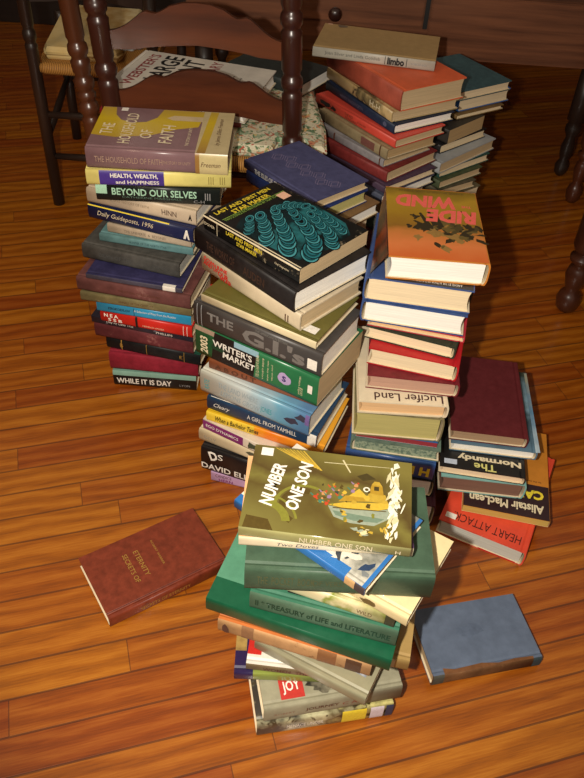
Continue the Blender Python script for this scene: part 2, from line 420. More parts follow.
def sticker(u,v,du=.1,dv=.09,face='top',c=(240,235,225)): return P_(face,rect(u-du/2,v-dv/2,u+du/2,v+dv/2),ink(c,.5),'price_sticker','white price sticker')
# ------------------------------------------------------------------ inks and papers
WH=ink((245,240,228)); BK=ink((22,20,20)); GOLD=ink((190,150,70),.4,.3); RED=ink((200,40,30)); YEL=ink((240,215,60)); PINK=ink((240,130,100)); TEAL=ink((60,160,165)); CRM=ink((230,215,180)); GREY=ink((150,150,150)); MINT=ink((170,215,185)); PURP=ink((90,60,150)); ORG=ink((225,110,30)); BRN=ink((90,50,30)); DKG=ink((20,60,40)); SIL=ink((200,200,195),.4,.2)
PW=pages((250,246,236)); PC=pages((236,215,178)); PT=pages((205,180,140)); PB=pages((190,160,115)); PP=pages((190,150,130)); PY=pages((190,180,115)); PE=pages((232,190,140)); PM=pages((150,165,140),(95,115,100)); PBR=pages((130,95,80)); PG=pages((200,200,190))
GL='books in the tall left stack'; GC='books in the middle stack'; GR='books in the stack beside the middle one'; GH='books in the low right stack'; GS='books in the front stack'; GP='books in the stack under the blue patterned book'; GB='books in the back stack with the grey-spined book on top'; GT='books in the back stack under the teal book'
# ------------------------------------------------------------------ left stack, from the floor up
book('L_while','hardcover lettered WHILE IT IS DAY at the bottom of the left stack',cov=gloss((120,165,150)),page=PC,spine=gloss((20,24,24),.35),group=GL,extras=[
 P_('front',rect(0.0,.72,1,.99),gloss((125,165,150)),'spine_band'),T_('front','WHILE IT IS DAY',.37,.38,.118,.015,0,WH,bold=.02),T_('front','LYON',.86,.32,.022,.006,0,GREY)])
book('L_red_l','plain crimson cloth hardcover second from the floor in the left stack',cov=cloth((140,30,48)),page=PC,group=GL)
book('L_black_gold','black cloth hardcover with thin gold spine rules in the left stack',cov=cloth((30,80,62),.5),spine=cloth((20,24,26),.5),page=PT,group=GL,extras=[
 P_('front',rect(.16,.05,.17,.95),GOLD,'gilt_rule'),P_('front',rect(.43,.05,.435,.95),GOLD,'gilt_rule'),P_('front',rect(.83,.05,.835,.95),GOLD,'gilt_rule'),T_('front','B',.165,.5,.006,.01,0,GOLD),T_('front','E',.8,.5,.006,.008,0,GOLD)])
book('L_maroon_faded','faded scuffed maroon hardcover just under the torn dark jacket, left stack',cov=cloth((98,42,46),.7,.35,30,(150,95,90)),page=PT,group=GL)
book('L_torn_dark','thin book in a torn dark jacket under the bright red one, left stack',style='paper',kind='hardcover_book',cov=gloss((40,36,48),.4,.3,(120,120,130)),page=PC,group=GL,extras=[T_('front','They All Came True',.28,.5,.06,.007,0,WH),T_('front','PHILLIPS',.72,.4,.035,.005,0,WH)])
book('L_red5','bright red hardcover with white spine lettering, between the torn dark jacket and the blue paperback',cov=gloss((205,38,28),.4),page=PC,group=GL,extras=[T_('front','N E A',.12,.68,.03,.008,0,WH,bold=.03),T_('front','S S B',.16,.32,.03,.008,0,WH,bold=.03),P_('front',rect(.385,.02,.41,.98),BK,'spine_band'),T_('front','HEINRICH HAUSER',.58,.3,.045,.004,0,CRM),P_('front',rect(.905,.05,.91,.95),WH,'spine_rule'),P_('front',rect(.945,.05,.95,.95),WH,'spine_rule')])
book('L_blue6','bright sky blue paperback with white and black spine lettering in the left stack',style='paper',cov=gloss((45,150,195),.35),page=PC,group=GL,extras=[T_('front','KROKODILOV',.24,.5,.045,.006,0,BK,bold=.02),T_('front','A Selection of Plays from the Russian',.62,.6,.085,.007,0,WH),P_('front',rect(.395,.1,.4,.9),BK,'spine_rule')])
book('L_olive7','thin olive grey cloth hardcover directly on top of the sky blue paperback',cov=cloth((118,108,72),.7,.25,40,(150,140,105)),page=PC,group=GL,extras=[T_('front','ANNALS OF THE CENTURY',.5,.5,.07,.005,0,BRN)])
book('L_brown8','wide worn maroon-brown cloth hardcover under the thin navy book with a white label',cov=cloth((105,62,58),.75,.3,35,(135,95,88)),page=PC,group=GL,extras=[T_('front','THE LETTERS OF A STATESMAN',.55,.5,.085,.005,0,BRN)])
book('L_navy9','thin dark navy book with a white library label on the end of its spine',cov=cloth((48,46,84),.5,.3,50),spine=cloth((74,70,84),.6),page=PC,group=GL,extras=[P_('front',rect(.80,.0,.93,1),WH,'library_label','white paper label'),P_('top',rect(.80,.0,.93,.05),WH,'library_label','white paper label')])
book('L_grey10','charcoal cloth hardcover with faded spine lettering, below the thin teal book of the left stack',cov=cloth((72,70,66),.7,.35,50),page=PG,group=GL,extras=[T_('front','DEAN OF THE',.35,.5,.07,.008,0,ink((80,80,78))),T_('front','WESTON',.8,.5,.03,.006,0,ink((80,80,78)))])
book('L_teal11','thin dusty teal hardcover lying on the charcoal book of the left stack',cov=cloth((98,138,140),.65,.25,40),page=PC,group=GL,extras=[T_('front','HUNTER OF THE NORTH STAR',.52,.5,.075,.005,0,ink((45,70,75)))])
book('L_beige12','beige clothbound book with dark spine lettering, between the thin teal book and the navy guide',cov=cloth((190,172,148),.7,.15,50),page=PC,group=GL,extras=[T_('front','THE UNIVERSE  &  BEYOND',.45,.5,.085,.006,0,ink((120,105,90)))])
book('L_guide13','navy hardcover with gold script and the year 1996 on its spine',cov=gloss((26,34,74),.35),page=PC,group=GL,extras=[P_('front',rect(0,.93,.78,.995),YEL,'spine_rule','yellow edge line'),T_('front','Daily Guideposts, 1996',.36,.5,.12,.013,0,CRM,shear=.35),P_('front',[(.91,.2),(.935,.85),(.95,.85),(.97,.2),(.955,.2),(.945,.5),(.93,.2)],WH,'publisher_mark')])
book('L_hinn14','cream jacketed hardcover lettered HINN on its spine in the left stack',cov=gloss((205,185,158),.45),page=PW,group=GL,extras=[T_('front','HINN',.76,.5,.03,.011,0,ink((90,70,60)),bold=.01),T_('front','A BRIEF HISTORY OF FAITH',.4,.58,.08,.006,0,ink((150,130,105))),P_('front',[(.93,.3),(.95,.75),(.965,.3),(.955,.3),(.95,.45),(.94,.3)],BK,'publisher_mark')])
book('L_beyond15','black jacketed hardcover with BEYOND OUR SELVES in pale green on its spine',cov=gloss((26,32,30),.35),page=PW,group=GL,extras=[P_('front',rect(0,.45,.09,.99),MINT,'spine_band','pale green spine patch'),T_('front','BEYOND OUR SELVES',.47,.62,.155,.014,0,MINT,bold=.02),T_('front','CATHERINE MARSHALL',.45,.3,.11,.004,0,ink((90,120,105))),T_('front','III',.9,.55,.01,.014,0,GREY),T_('front','C-H',.83,.22,.02,.006,0,GREY)])
book('L_health16','yellow jacketed hardcover with a purple title block, second from top of the left stack',cov=gloss((232,218,128),.4),page=PC,group=GL,extras=[P_('front',rect(.09,.03,.535,.98),ink((72,52,140),.4),'spine_band','purple title block'),T_('front','HEALTH, WEALTH,',.33,.66,.085,.0095,0,WH,bold=.03),T_('front','and HAPPINESS',.35,.26,.078,.0075,0,WH,bold=.02),T_('front','III  III',.9,.5,.03,.015,0,ink((150,135,70)))])
hp=gloss((112,78,92),.3); hy=print_art('yellow_jacket',[(0,(150,110,60)),(.35,(186,156,44)),(.7,(200,172,30)),(1,(180,150,60))],(0,1,0),(-.09,.09),.1,14,rough=.28)
book('L_household17','purple and yellow jacketed hardcover on top of the left stack',cov=gloss((128,98,102),.28),page=PT,group=GL,pose=None if 'L_household17' in POSE else POSE['L_house17'],extras=[
 P_('top',[(0,.30),(.18,.26),(.30,.30),(.42,.34),(.60,.52),(.75,.60),(.78,.99),(0.0,.99)],hy,'jacket_picture','yellow jacket panel'),
 P_('top',[(.10,.99),(.12,.80),(.17,.68),(.26,.62),(.36,.66),(.43,.78),(.46,.99)],gloss((122,92,96),.3),'jacket_picture','mauve arch on the jacket'),
 P_('top',[(.50,.78),(.55,.85),(.80,.85),(.80,.73),(.55,.73)],gloss((196,176,140),.3),'jacket_picture','pale pencil-shaped drawing'),
 P_('top',rect(.77,0,1,1),gloss((188,172,130),.3),'jacket_panel','beige jacket panel'),P_('top',[(.78,.0),(.84,.0),(.88,.99),(.82,.99)],hy,'jacket_stripe','yellow jacket stripe'),
 P_('front',rect(.77,0,1,1),gloss((196,180,130),.3),'spine_band','beige spine end'),P_('front',rect(.77,0,.8,1),hy,'spine_band','yellow spine stripe'),
 T_('top','THE',.10,.45,.045,.022,PI/2-.0,CRM,bold=.01,shear=.1),T_('top','HOUSEHOLD',.25,.48,.125,.022,PI/2,CRM,bold=.01,shear=.1),T_('top','OF',.39,.36,.035,.022,PI/2,CRM,shear=.1,bold=.01),T_('top','FAITH',.54,.38,.075,.024,PI/2,CRM,bold=.01,shear=.1),
 T_('top','THE STORY OF UNITY',.70,.35,.075,.006,PI/2,CRM),T_('top','by James Dillet Freeman',.915,.5,.11,.010,PI/2,BRN,shear=.4),
 T_('front','THE HOUSEHOLD OF FAITH',.3,.5,.12,.011,0,ink((170,140,120))),T_('front','THE STORY OF UNITY',.64,.5,.05,.006,0,ink((170,140,120))),T_('front','Freeman',.88,.5,.035,.009,0,BRN,shear=.3),sticker(.17,.93,.05,.08)])
# ------------------------------------------------------------------ middle stack
book('C_candice','thin lilac-spined paperback at the foot of the middle stack',style='paper',cov=gloss((200,165,205),.4),page=PC,group=GC,extras=[T_('front','CANDICE',.16,.68,.032,.008,0,BRN),T_('front','HERN',.19,.28,.028,.008,0,ink((130,50,110)),bold=.02)])
book('C_david','thick black book with white letters near the foot of the middle stack',cov=gloss((22,20,22),.35),page=PC,group=GC,extras=[T_('front','DAVID ELLIS',.31,.24,.110,.016,0,WH,bold=.02),T_('front','D',.14,.75,.016,.022,PI/2*0+.3,WH,bold=.03),T_('front','S',.22,.78,.01,.014,0,WH)])
book('C_cream2','cream hardcover just above the thick black book of the middle stack',cov=gloss((212,196,160),.45),page=PC,group=GC,extras=[T_('front','BOY',.13,.5,.026,.008,0,ink((170,160,140))),P_('front',blob(.62,.5,.09,.28,9,.4,3),ink((90,90,70)),'spine_picture'),P_('front',blob(.8,.4,.07,.28,9,.4,5),ink((110,80,60)),'spine_picture')])
book('C_purple3','paperback with a purple spine band low in the middle stack',style='paper',cov=gloss((214,200,180),.4),page=PC,group=GC,extras=[P_('front',rect(.0,.06,.5,.9),ink((130,45,110)),'spine_band','purple spine band'),T_('front','EGO DYNAMICS',.24,.5,.07,.007,0,WH,bold=.01),P_('front',blob(.62,.5,.08,.3,9,.4,8),ink((70,80,60)),'spine_picture'),P_('front',blob(.82,.45,.08,.3,9,.4,9),ink((120,90,70)),'spine_picture')])
oj=print_art('orange_jacket',[(0,(235,190,40)),(.5,(232,120,25)),(1,(240,170,50))],(1,.3,0),(-.11,.11),.3,30)
book('C_orange4','yellow and orange jacketed hardcover with black script on its spine in the middle stack',cov=oj,page=PC,group=GC,extras=[P_('front',rect(0,0,.42,1),gloss((235,200,60),.4),'spine_band','yellow end of the spine'),T_('front','When a Bachelor Tames',.27,.55,.085,.012,0,BK,shear=.3,bold=.02)])
book('C_yamhill','dark blue jacketed hardcover lettered A GIRL FROM YAMHILL in the middle stack',cov=gloss((34,62,92),.35),page=PW,group=GC,extras=[T_('front','Cleary',.14,.5,.032,.012,0,WH,shear=.4),T_('front','A GIRL FROM YAMHILL',.6,.55,.095,.010,0,WH),P_('front',rect(.92,.05,.995,.95),WH,'library_label','white paper label'),P_('top',rect(.03,.01,.9,.02),WH,'cover_rule')])
lb=print_art('pale_blue_jacket',[(0,(205,205,190)),(.4,(190,200,200)),(.75,(110,165,190)),(1,(90,130,170))],(1,0,0),(-.1,.1),.15,30)
book('C_lblue6','thick hardcover in a pale blue and white jacket with small boats',cov=lb,page=PW,group=GC,extras=[T_('front','RATE',.065,.5,.022,.010,PI/2,TEAL),T_('front','THE LAND WHERE',.36,.68,.08,.013,0,ink((160,175,180)),shear=.2),T_('front','LEMONS GROW',.38,.35,.08,.012,0,ink((160,175,180)),shear=.2),T_('front','JONES',.62,.4,.022,.016,0,TEAL),P_('front',blob(.86,.5,.06,.16,11,.5,4),ink((60,60,80)),'spine_picture','dark boats in the jacket picture'),P_('front',blob(.93,.75,.05,.12,11,.5,14),ink((60,60,80)),'spine_picture','dark boats in the jacket picture'),P_('front',rect(.965,.55,1,.99),ink((120,100,160)),'spine_picture','purple patch in the jacket picture')])
book('C_brown6','reddish brown hardcover between the pale blue jacket and the green directory',cov=gloss((140,78,48),.5),page=PC,group=GC,extras=[T_('front','A B O U T',.25,.5,.08,.010,0,BRN,bold=.03)])
book('C_writers',"thick green and black paperback directory marked 2003 in the middle stack",style='paper',kind='reference_book',cov=gloss((42,112,70),.3),page=PT,group=GC,extras=[
 P_('front',rect(.0,.84,.17,1),ink((165,140,120)),'spine_band'),P_('front',[(.135,.01),(.165,.99),(.52,.99),(.49,.01)],BK,'spine_band','black title block'),
 P_('front',rect(.33,.8,.53,.99),ink((150,190,205)),'spine_picture'),P_('front',rect(.14,.4,.25,.55),DKG,'spine_band'),
 T_('front','2003',.075,.42,.036,.016,PI/2,CRM,bold=.03),T_('front',"WRITER'S",.315,.64,.080,.014,0,WH,bold=.02),T_('front','MARKET',.37,.36,.066,.013,0,WH,bold=.02,shear=.1),
 T_('front','WHERE & HOW TO SELL',.525,.5,.048,.006,-PI/2,CRM),T_('front','8,000 editors',.57,.5,.045,.004,-PI/2,CRM),T_('front','who buy what',.61,.5,.045,.004,-PI/2,CRM),T_('front','you write',.645,.5,.035,.004,-PI/2,CRM),
 P_('front',blob(.74,.48,.05,.2,16,.12,2),ink((190,170,215)),'spine_emblem','round lilac emblem'),T_('front','S',.74,.48,.008,.012,0,ink((60,40,110)),bold=.04),T_('front','Writers Digest',.86,.5,.04,.005,-PI/2,CRM),T_('front','BOOKS',.88,.3,.016,.004,-PI/2,CRM),P_('front',rect(.925,.38,.96,.66),WH,'publisher_mark')])
book('C_gis',"thick dark grey jacketed hardcover lettered THE G.I.'s in the middle stack",cov=gloss((68,64,62),.4),page=PW,group=GC,extras=[T_('front','THE',.22,.62,.052,.017,0,ink((122,118,114)),bold=.03),T_('front',"G.I.'s",.64,.5,.118,.030,0,ink((122,118,114)),bold=.04),T_('front','THE AMERICANS IN BRITAIN',.62,.86,.06,.004,0,ink((120,118,112))),P_('front',rect(.9,.22,.97,.66),WH,'library_label','white spine label'),P_('front',rect(.03,.02,.035,.98),GREY,'spine_rule'),P_('front',rect(.065,.02,.07,.98),GREY,'spine_rule')])
book('C_olive9','olive covered book with a cream spine in the middle stack',cov=gloss((98,92,38),.5),spine=gloss((224,208,168),.5),page=PT,group=GC,extras=[sticker(.90,.16,.1,.12)])
book('C_redlet','cream jacketed hardcover with red spine letters, third from top of the middle stack',cov=gloss((205,188,158),.45),page=PT,group=GC,extras=[T_('front','DOWN',.09,.78,.03,.008,-.1,RED,bold=.03),T_('front','AND UP',.10,.55,.035,.008,-.1,RED,bold=.03),T_('front','JUNE',.22,.72,.026,.009,0,RED,bold=.04),T_('front','OUR',.235,.45,.026,.010,0,RED,bold=.04),T_('front','WAR',.26,.2,.03,.010,0,RED,bold=.04),T_('front','II',.88,.35,.008,.014,0,BRN)])
book('C_black11','very thick black cloth hardcover second from the top of the middle stack',cov=cloth((30,26,26),.5,.4,40),page=PW,group=GC,extras=[T_('front','THE WORKS OF',.28,.55,.07,.016,0,ink((62,44,36)),bold=.02),T_('front','AUDEN',.62,.5,.05,.016,0,ink((62,44,36)),bold=.02)])
def coils(paths,seed=1,k=1.3):
    """printed coils: rows of overlapping rings following each path; mats 0=black 1=dark teal 2=teal 3=light teal"""
    r=random.Random(seed); out=[]
    for path,r0,r1,tl in paths:
        n=13
        for i in range(n):
            t=i/(n-1); j=t*(len(path)-1); a=int(min(j,len(path)-2)); f=j-a
            cx=path[a][0]*(1-f)+path[a+1][0]*f; cy=path[a][1]*(1-f)+path[a+1][1]*f; rr=1.22*(r0*(1-t)+r1*t)*(1+r.uniform(-.08,.08)); q=tl+r.uniform(-.15,.15)
            def el(s1,m_=18): return [(cx+rr*s1*(math.cos(u)*.62*math.cos(q)-math.sin(u)*math.sin(q)),cy+k*rr*s1*(math.cos(u)*.62*math.sin(q)+math.sin(u)*math.cos(q))) for u in [2*PI*v/m_ for v in range(m_)]]
            out+=[(el(1.12),0),(el(1.0),2 if i%2 else 3),(el(.82),1),(el(.6),2),(el(.42),0)]
    return out
CM=[ink((8,18,20),.3),ink((18,70,76),.3),ink((38,116,126),.3),ink((76,158,166),.3)]
CP=coils([([(.86,.80),(.70,.86),(.50,.90)],.055,.035,1.2),([(.93,.55),(.84,.66),(.70,.72),(.55,.80)],.07,.045,1.0),([(.92,.25),(.86,.42),(.74,.52),(.62,.60),(.46,.68),(.34,.76)],.085,.05,.9),([(.76,.16),(.66,.30),(.54,.40),(.42,.50),(.33,.58)],.085,.05,.8),([(.58,.12),(.50,.22),(.40,.32),(.30,.40)],.075,.055,.6),([(.40,.12),(.34,.2),(.28,.28)],.055,.04,.5),([(.30,.62),(.36,.80),(.44,.88)],.04,.04,.2)],4)
book('C_last','black paperback with teal coils on its cover, top of the middle stack',style='paper',cov=gloss((18,18,17),.3,.3,(150,135,110)),page=PT,group=GC,extras=[
 P_('top',[(.24,.20),(.30,.06),(.60,.05),(.92,.10),(.97,.45),(.95,.8),(.82,.93),(.52,.97),(.33,.92),(.26,.74),(.31,.6),(.22,.48)],print_art('teal_wash',[(0,(6,14,16)),(.55,(14,40,44)),(.7,(40,110,116)),(1,(10,24,26))],(1,0,0),(-.1,.1),.6,26,rough=.3),'cover_picture','dark teal wash on the cover'),
 P_('top',CP,CM,'cover_coils','teal coils on the cover'),
 T_('top','LAST AND FIRST MEN',.055,.47,.125,.0095,PI/2,YEL,bold=.02),T_('top','STAR MAKER',.125,.5,.085,.011,PI/2,YEL,bold=.02),T_('top','TWO SCIENCE FICTION NOVELS BY OLAF STAPLEDON',.18,.5,.14,.005,PI/2,ink((150,190,80))),P_('top',rect(.155,.06,.160,.94),ink((150,190,80)),'cover_rule'),
 T_('front','LAST AND FIRST MEN',.44,.66,.08,.007,0,YEL,bold=.01),T_('front','STAR MAKER',.47,.3,.045,.007,0,YEL,bold=.01),T_('front','Olaf Stapledon',.83,.5,.03,.005,0,CRM),P_('front',rect(.15,.03,.155,.97),CRM,'spine_rule'),T_('front','DOVER',.07,.5,.024,.005,0,CRM),
 P_('top',rect(.05,.006,1,.02),CRM,'worn_edge','pale worn cover edge'),P_('front',rect(0,.9,1,1),CRM,'worn_edge','pale worn cover edge'),P_('top',rect(.17,.80,.26,.92),ink((240,190,160)),'price_sticker','pale orange price sticker')])
# ------------------------------------------------------------------ stack beside the middle one, from the bottom
DK=cloth((34,36,38),.5)
book('R_r1','white-paged dark maroon hardcover at the foot of the stack with the orange horse jacket','R',cov=gloss((70,26,44),.5),page=PW,group=GR)
book('R_r2','white-paged hardcover with black boards directly under the blue book with yellow letters','R',cov=DK,page=PW,group=GR)
book('R_hl','blue jacketed book with large yellow letters upside down on its near side',side='F',cov=gloss((52,84,140),.35),page=PC,group=GR,extras=[T_('front','H I',.85,.5,.032,.022,PI,YEL,bold=.05),T_('front','L',.6,.5,.014,.022,PI,YEL,bold=.05),T_('front','O',.35,.5,.014,.022,PI,YEL,bold=.05)])
book('R_mottled','hardcover with speckled grey-green page edges above the blue yellow-lettered one','L',cov=cloth((92,112,98),.7),page=PM,group=GR)
book('R_thin5','thin blue and red paperback pressed under the thick greenish book','L',style='paper',cov=gloss((42,92,150),.35),page=ink((150,50,60)),group=GR)
book('R_yellow6','thick hardcover with yellow-green page edges under the cream cover lettered Lucifer Land','R',cov=cloth((120,112,80),.6),page=PY,group=GR)
book('R_lucifer','peach-paged hardcover with a cream cover lettered Lucifer Land upside down','R',cov=gloss((224,210,180),.4),page=PE,group=GR,extras=[T_('top','Lucifer Land',.56,.03+.04,.115,.019,PI,ink((70,40,40)),bold=.01)])
book('R_pink8','maroon hardcover with dusty pink page edges, lying on the Lucifer Land cover','R',cov=cloth((110,28,36),.5),page=PP,group=GR)
book('R_red9','bright red hardcover with thick cream page edges, above the pink-edged maroon book','R',cov=gloss((176,24,30),.4),page=PC,group=GR)
book('R_green10','dark green hardcover with cream page edges, lying on the bright red one','R',cov=cloth((44,52,40),.5),page=PC,group=GR)
book('R_red11','thin pinkish-red hardcover between the dark green one and the white-paged blue one','R',cov=gloss((178,44,58),.4),page=PE,group=GR)
book('R_blue12','blue hardcover with bright white page edges, third from the top of its stack','L',cov=cloth((52,76,126),.5),page=PW,group=GR)
book('R_cream13','blue-spined hardcover with cream page edges directly beneath the orange-jacketed novel','L',cov=gloss((58,80,130),.4),page=PC,group=GR,extras=[P_('top',rect(.2,.004,.99,.1),gloss((30,28,28),.4),'jacket_edge','black jacket edge'),T_('top','A NOVEL BY THE AUTHOR OF THE SEVEN MOONS',.62,.045,.09,.006,PI,WH)])
ra=print_art('western_jacket',[(0,(204,104,52)),(.2,(214,124,70)),(.34,(190,120,60)),(.42,(140,100,40)),(.6,(160,124,40)),(.85,(172,136,46)),(1,(120,98,36))],(0,1,0),(-.105,.105),.12,20,rough=.22)
HM=[ink((52,42,22)),ink((104,86,42)),ink((150,116,60)),ink((78,66,34))]
HB=[]
for i_ in range(64):
    rr_=random.Random(i_+50); cu_=rr_.gauss(.60,.19); cv_=.37+.12*rr_.gauss(0,.8)-(cu_-.6)*.12
    HB.append((blob(min(.95,max(.15,cu_)),cv_,rr_.uniform(.02,.075),rr_.uniform(.012,.05),11,.5,i_,rr_.uniform(-.8,.8)),rr_.choice([0,0,1,3,2])))
for a_,b_ in (((.35,.62),(.44,.44)),((.44,.66),(.50,.46)),((.28,.50),(.45,.42)),((.52,.60),(.56,.44))): HB.append(([(a_[0]-.012,a_[1]),(a_[0]+.012,a_[1]+.01),(b_[0]+.03,b_[1]),(b_[0]-.03,b_[1]-.02)],0))
r_,T=book('R_ride','thick novel in an orange horse-picture jacket titled RIDE THE WIND','R',style='jacket',cov=gloss((190,120,50),.28),page=PW,group=GR,extras=[
 P_('top',rect(.0,.0,.985,.99),ra,'jacket_picture','orange and yellow jacket picture'),
 P_('top',HB,HM,'jacket_horses','dark galloping horses on the jacket'),
 T_('top','RIDE',.68,.60,.086,.040,PI,ink((236,104,92)),bold=.05,shear=.15),T_('top','THE',.86,.76,.016,.007,PI,ink((236,104,92)),bold=.02),T_('top','WIND',.42,.80,.100,.040,PI,ink((236,104,92)),bold=.05,shear=.15),
 T_('top','A NOVEL BY LUCIA ST. CLAIR ROBSON',.5,.955,.11,.006,PI,ink((110,80,40)))])
# loose jacket flap hanging off the fore edge, leaning out
bm=bmesh.new(); x,y,z,yaw,w,D,t=POSE['R_ride']
def sheet(bm,q,th,nx=6,ny=4,wob=.0):
    """thin bent sheet between 4 corners with thickness along its normal"""
    a,b,c,d=[Vector(p) for p in q]; nn=((b-a).cross(d-a)).normalized()
    G=[];H=[]
    for i in range(nx+1):
        for j in range(ny+1):
            s=i/nx;r=j/ny; p=(a*(1-s)+b*s)*(1-r)+(d*(1-s)+c*s)*r
            p=p+nn*wob*math.sin(s*5+r*3); G.append(bm.verts.new(p)); H.append(bm.verts.new(p+nn*th))
    k=lambda i,j:i*(ny+1)+j
    for i in range(nx):
        for j in range(ny):
            bm.faces.new((G[k(i,j)],G[k(i+1,j)],G[k(i+1,j+1)],G[k(i,j+1)])); bm.faces.new((H[k(i,j)],H[k(i,j+1)],H[k(i+1,j+1)],H[k(i+1,j)]))
    rim=[(i,0) for i in range(nx)]+[(nx,j) for j in range(ny)]+[(i,ny) for i in range(nx,0,-1)]+[(0,j) for j in range(ny,0,-1)]
    for q_ in range(len(rim)):
        u=rim[q_];v=rim[(q_+1)%len(rim)]; bm.faces.new((G[k(*u)],G[k(*v)],H[k(*v)],H[k(*u)]))
sheet(bm,[(-w/2-.001,-D/2+.001,T),(-w/2-.001,D/2-.01,T),(-w/2-.006,D/2-.03,.012),(-w/2-.024,-D/2+.002,.004)],.0005,8,5,.0006)
fl=obj('jacket_flap',bm,print_art('flap_print',[(0,(40,34,28)),(.4,(140,60,24)),(.6,(60,40,30)),(1,(150,90,30))],(0,1,0),(-.11,.11),.45,30,rough=.3),r_); fl['label']='dark and orange picture jacket flap hanging off the side'
# ------------------------------------------------------------------ low right stack
book('H_heart','wide red-orange hardcover lettered HEART ATTACK upside down, lying on the floor at the right','R',cov=gloss((214,72,48),.35),page=PG,group=GH,extras=[T_('top','HEART ATTACK:',.52,.085,.125,.019,PI,ink((70,24,20)),bold=.0),P_('front',rect(.5,.02,.93,.12),RED,'worn_edge'),sticker(.11,.07,.12,.05)])
book('H_alistair','paperback with a dark maroon and ochre cover, directly on the red-orange one','R',style='paper',cov=gloss((196,124,38),.4),page=pages((200,170,90)),group=GH,extras=[P_('top',rect(0.0,.0,.995,.36),gloss((46,26,30),.35),'cover_panel','dark maroon cover panel'),T_('top','Alistair MacLean',.50,.10,.135,.020,PI,CRM,bold=.03),T_('top','CARAVAN',.55,.25,.12,.022,PI,YEL,bold=.05),T_('top','by the author of',.78,.40,.04,.006,PI,BRN)])
book('H_teal4','pale turquoise hardcover with brown page edges in the low right stack','R',cov=gloss((126,176,170),.45),page=PBR,group=GH)
book('H_normandy','cream-paged book with a black cover lettered The Normandy upside down','R',cov=gloss((22,22,22),.35),page=pages((240,215,180)),group=GH,extras=[T_('top','The',.53,.055,.040,.017,PI,ink((220,215,130)),bold=.02),T_('top','Normandy',.58,.15,.115,.018,PI,CRM,bold=.04),P_('top',rect(.05,.04,.2,.10),ink((200,210,225)),'price_sticker','pale blue price sticker')])
r_,T=book('H_jacket6','white-paged hardcover in a torn blue-grey jacket under the large maroon book','R',cov=print_art('torn_jacket',[(0,(90,120,140)),(.4,(60,80,88)),(.6,(120,150,165)),(1,(50,60,50))],(0,1,0),(-.11,.11),.4,28,rough=.35),page=PW,group=GH)
x,y,z,yaw,w,D,t=POSE['H_jacket6']
bm=bmesh.new(); sheet(bm,[(w/2-.004,-D/2-.002,T+.0004),(w/2+.004,-D/2-.001,T+.001),(w/2+.001,D/2-.004,T+.001),(w/2-.004,D/2-.004,T+.0004)],.0004,6,8,.0003)
obj('torn_jacket_edge',bm,print_art('torn_edge',[(0,(170,190,200)),(.5,(90,130,160)),(1,(150,150,130))],(0,1,0),(-.1,.1),.4,40),r_)
book('H_maroon7','large plain maroon cloth hardcover on top of the low right stack','R',cov=cloth((92,28,32),.55,.15,60),page=pages((170,140,110)),group=GH)
# ------------------------------------------------------------------ front stack
mj=print_art('menace_jacket',[(0,(60,56,50)),(.3,(196,190,150)),(.5,(110,100,70)),(.7,(210,200,130)),(1,(90,90,60))],(1,.4,0),(-.1,.1),.45,42,blotch=(.55,.62,(70,60,40),60))
book('S_menace','picture-jacketed hardcover lettered MENACE at the bottom of the front stack',cov=mj,page=PC,group=GS,extras=[T_('front','MENACE UNDER',.35,.5,.055,.010,0,WH),P_('front',rect(.62,.1,.80,.95),YEL,'spine_band','yellow spine patch'),P_('front',rect(.83,.05,.93,.95),ink((225,215,225)),'spine_band','pale spine patch'),P_('front',rect(.945,.05,1,.95),ink((50,60,90)),'spine_band')])
book('S_journey','grey-green cloth hardcover lettered JOURNEY with a red JOY square on its cover',cov=cloth((150,146,122),.6,.15,50),page=PC,group=GS,extras=[T_('front','JOURNEY',.42,.5,.05,.010,0,BRN,bold=.02),T_('front','C A',.62,.5,.022,.008,0,ink((150,60,40))),T_('front','ROBERT',.15,.5,.03,.005,0,ink((150,110,90))),
 P_('top',rect(.13,.06,.30,.30),ink((196,52,44)),'cover_panel','red cover panel'),T_('top','JOY',.215,.18,.026,.020,.05,WH,bold=.02),P_('top',blob(.46,.17,.12,.11,20,.3,5),print_art('engraving',[(0,(40,38,34)),(.5,(130,124,104)),(1,(50,46,40))],(1,0,0),(-.04,.04),.5,120),'cover_picture'),P_('top',rect(.02,.86,.9,.995),gloss((128,142,60),.2),'cover_band')])
book('S_navy3','glossy olive-spined book with a navy left end, low in the front stack',cov=gloss((132,144,66),.2),page=PC,group=GS,extras=[('b',0,.15,('top','bottom','spine'),gloss((44,34,74),.25)),P_('top',rect(.0,.25,.09,.9),print_art('brown_print',[(0,(90,60,40)),(.5,(190,160,90)),(1,(60,50,60))],(0,1,0),(-.06,.06),.4,50),'cover_picture')])
book('S_thema','white jacketed book with a red corner and blue lettering, low in the front stack',cov=gloss((222,218,206),.4),spine=gloss((120,104,76),.5),page=PC,group=GS,extras=[P_('top',rect(.0,.12,.12,.99),RED,'cover_panel','red cover panel'),T_('front','WOMEN  THE MAN',.42,.5,.09,.007,0,BRN,bold=.02),T_('top','A DAY',.42,.14,.05,.016,0,ink((70,110,180)))])
book('S_khaki','smooth khaki-spined hardcover with a blue and white cover, turned slantwise in the front stack',cov=gloss((150,146,118),.3),page=PC,group=GS,extras=[P_('top',rect(.4,.22,.93,.95),print_art('blue_print',[(0,(230,235,240)),(.5,(60,120,190)),(.6,(235,238,240)),(1,(40,60,90))],(1,.6,0),(-.08,.08),.6,45),'cover_picture','blue and white cover picture'),P_('top',rect(.94,.7,1.,.9),RED,'cover_corner','red corner')])
book('S_gold4b','tan jacketed hardcover poking out at the lower right of the front stack',cov=gloss((168,138,84),.25),page=PC,group=GS,extras=[P_('front',rect(.85,.1,.9,.9),ink((200,180,140)),'spine_rule')])
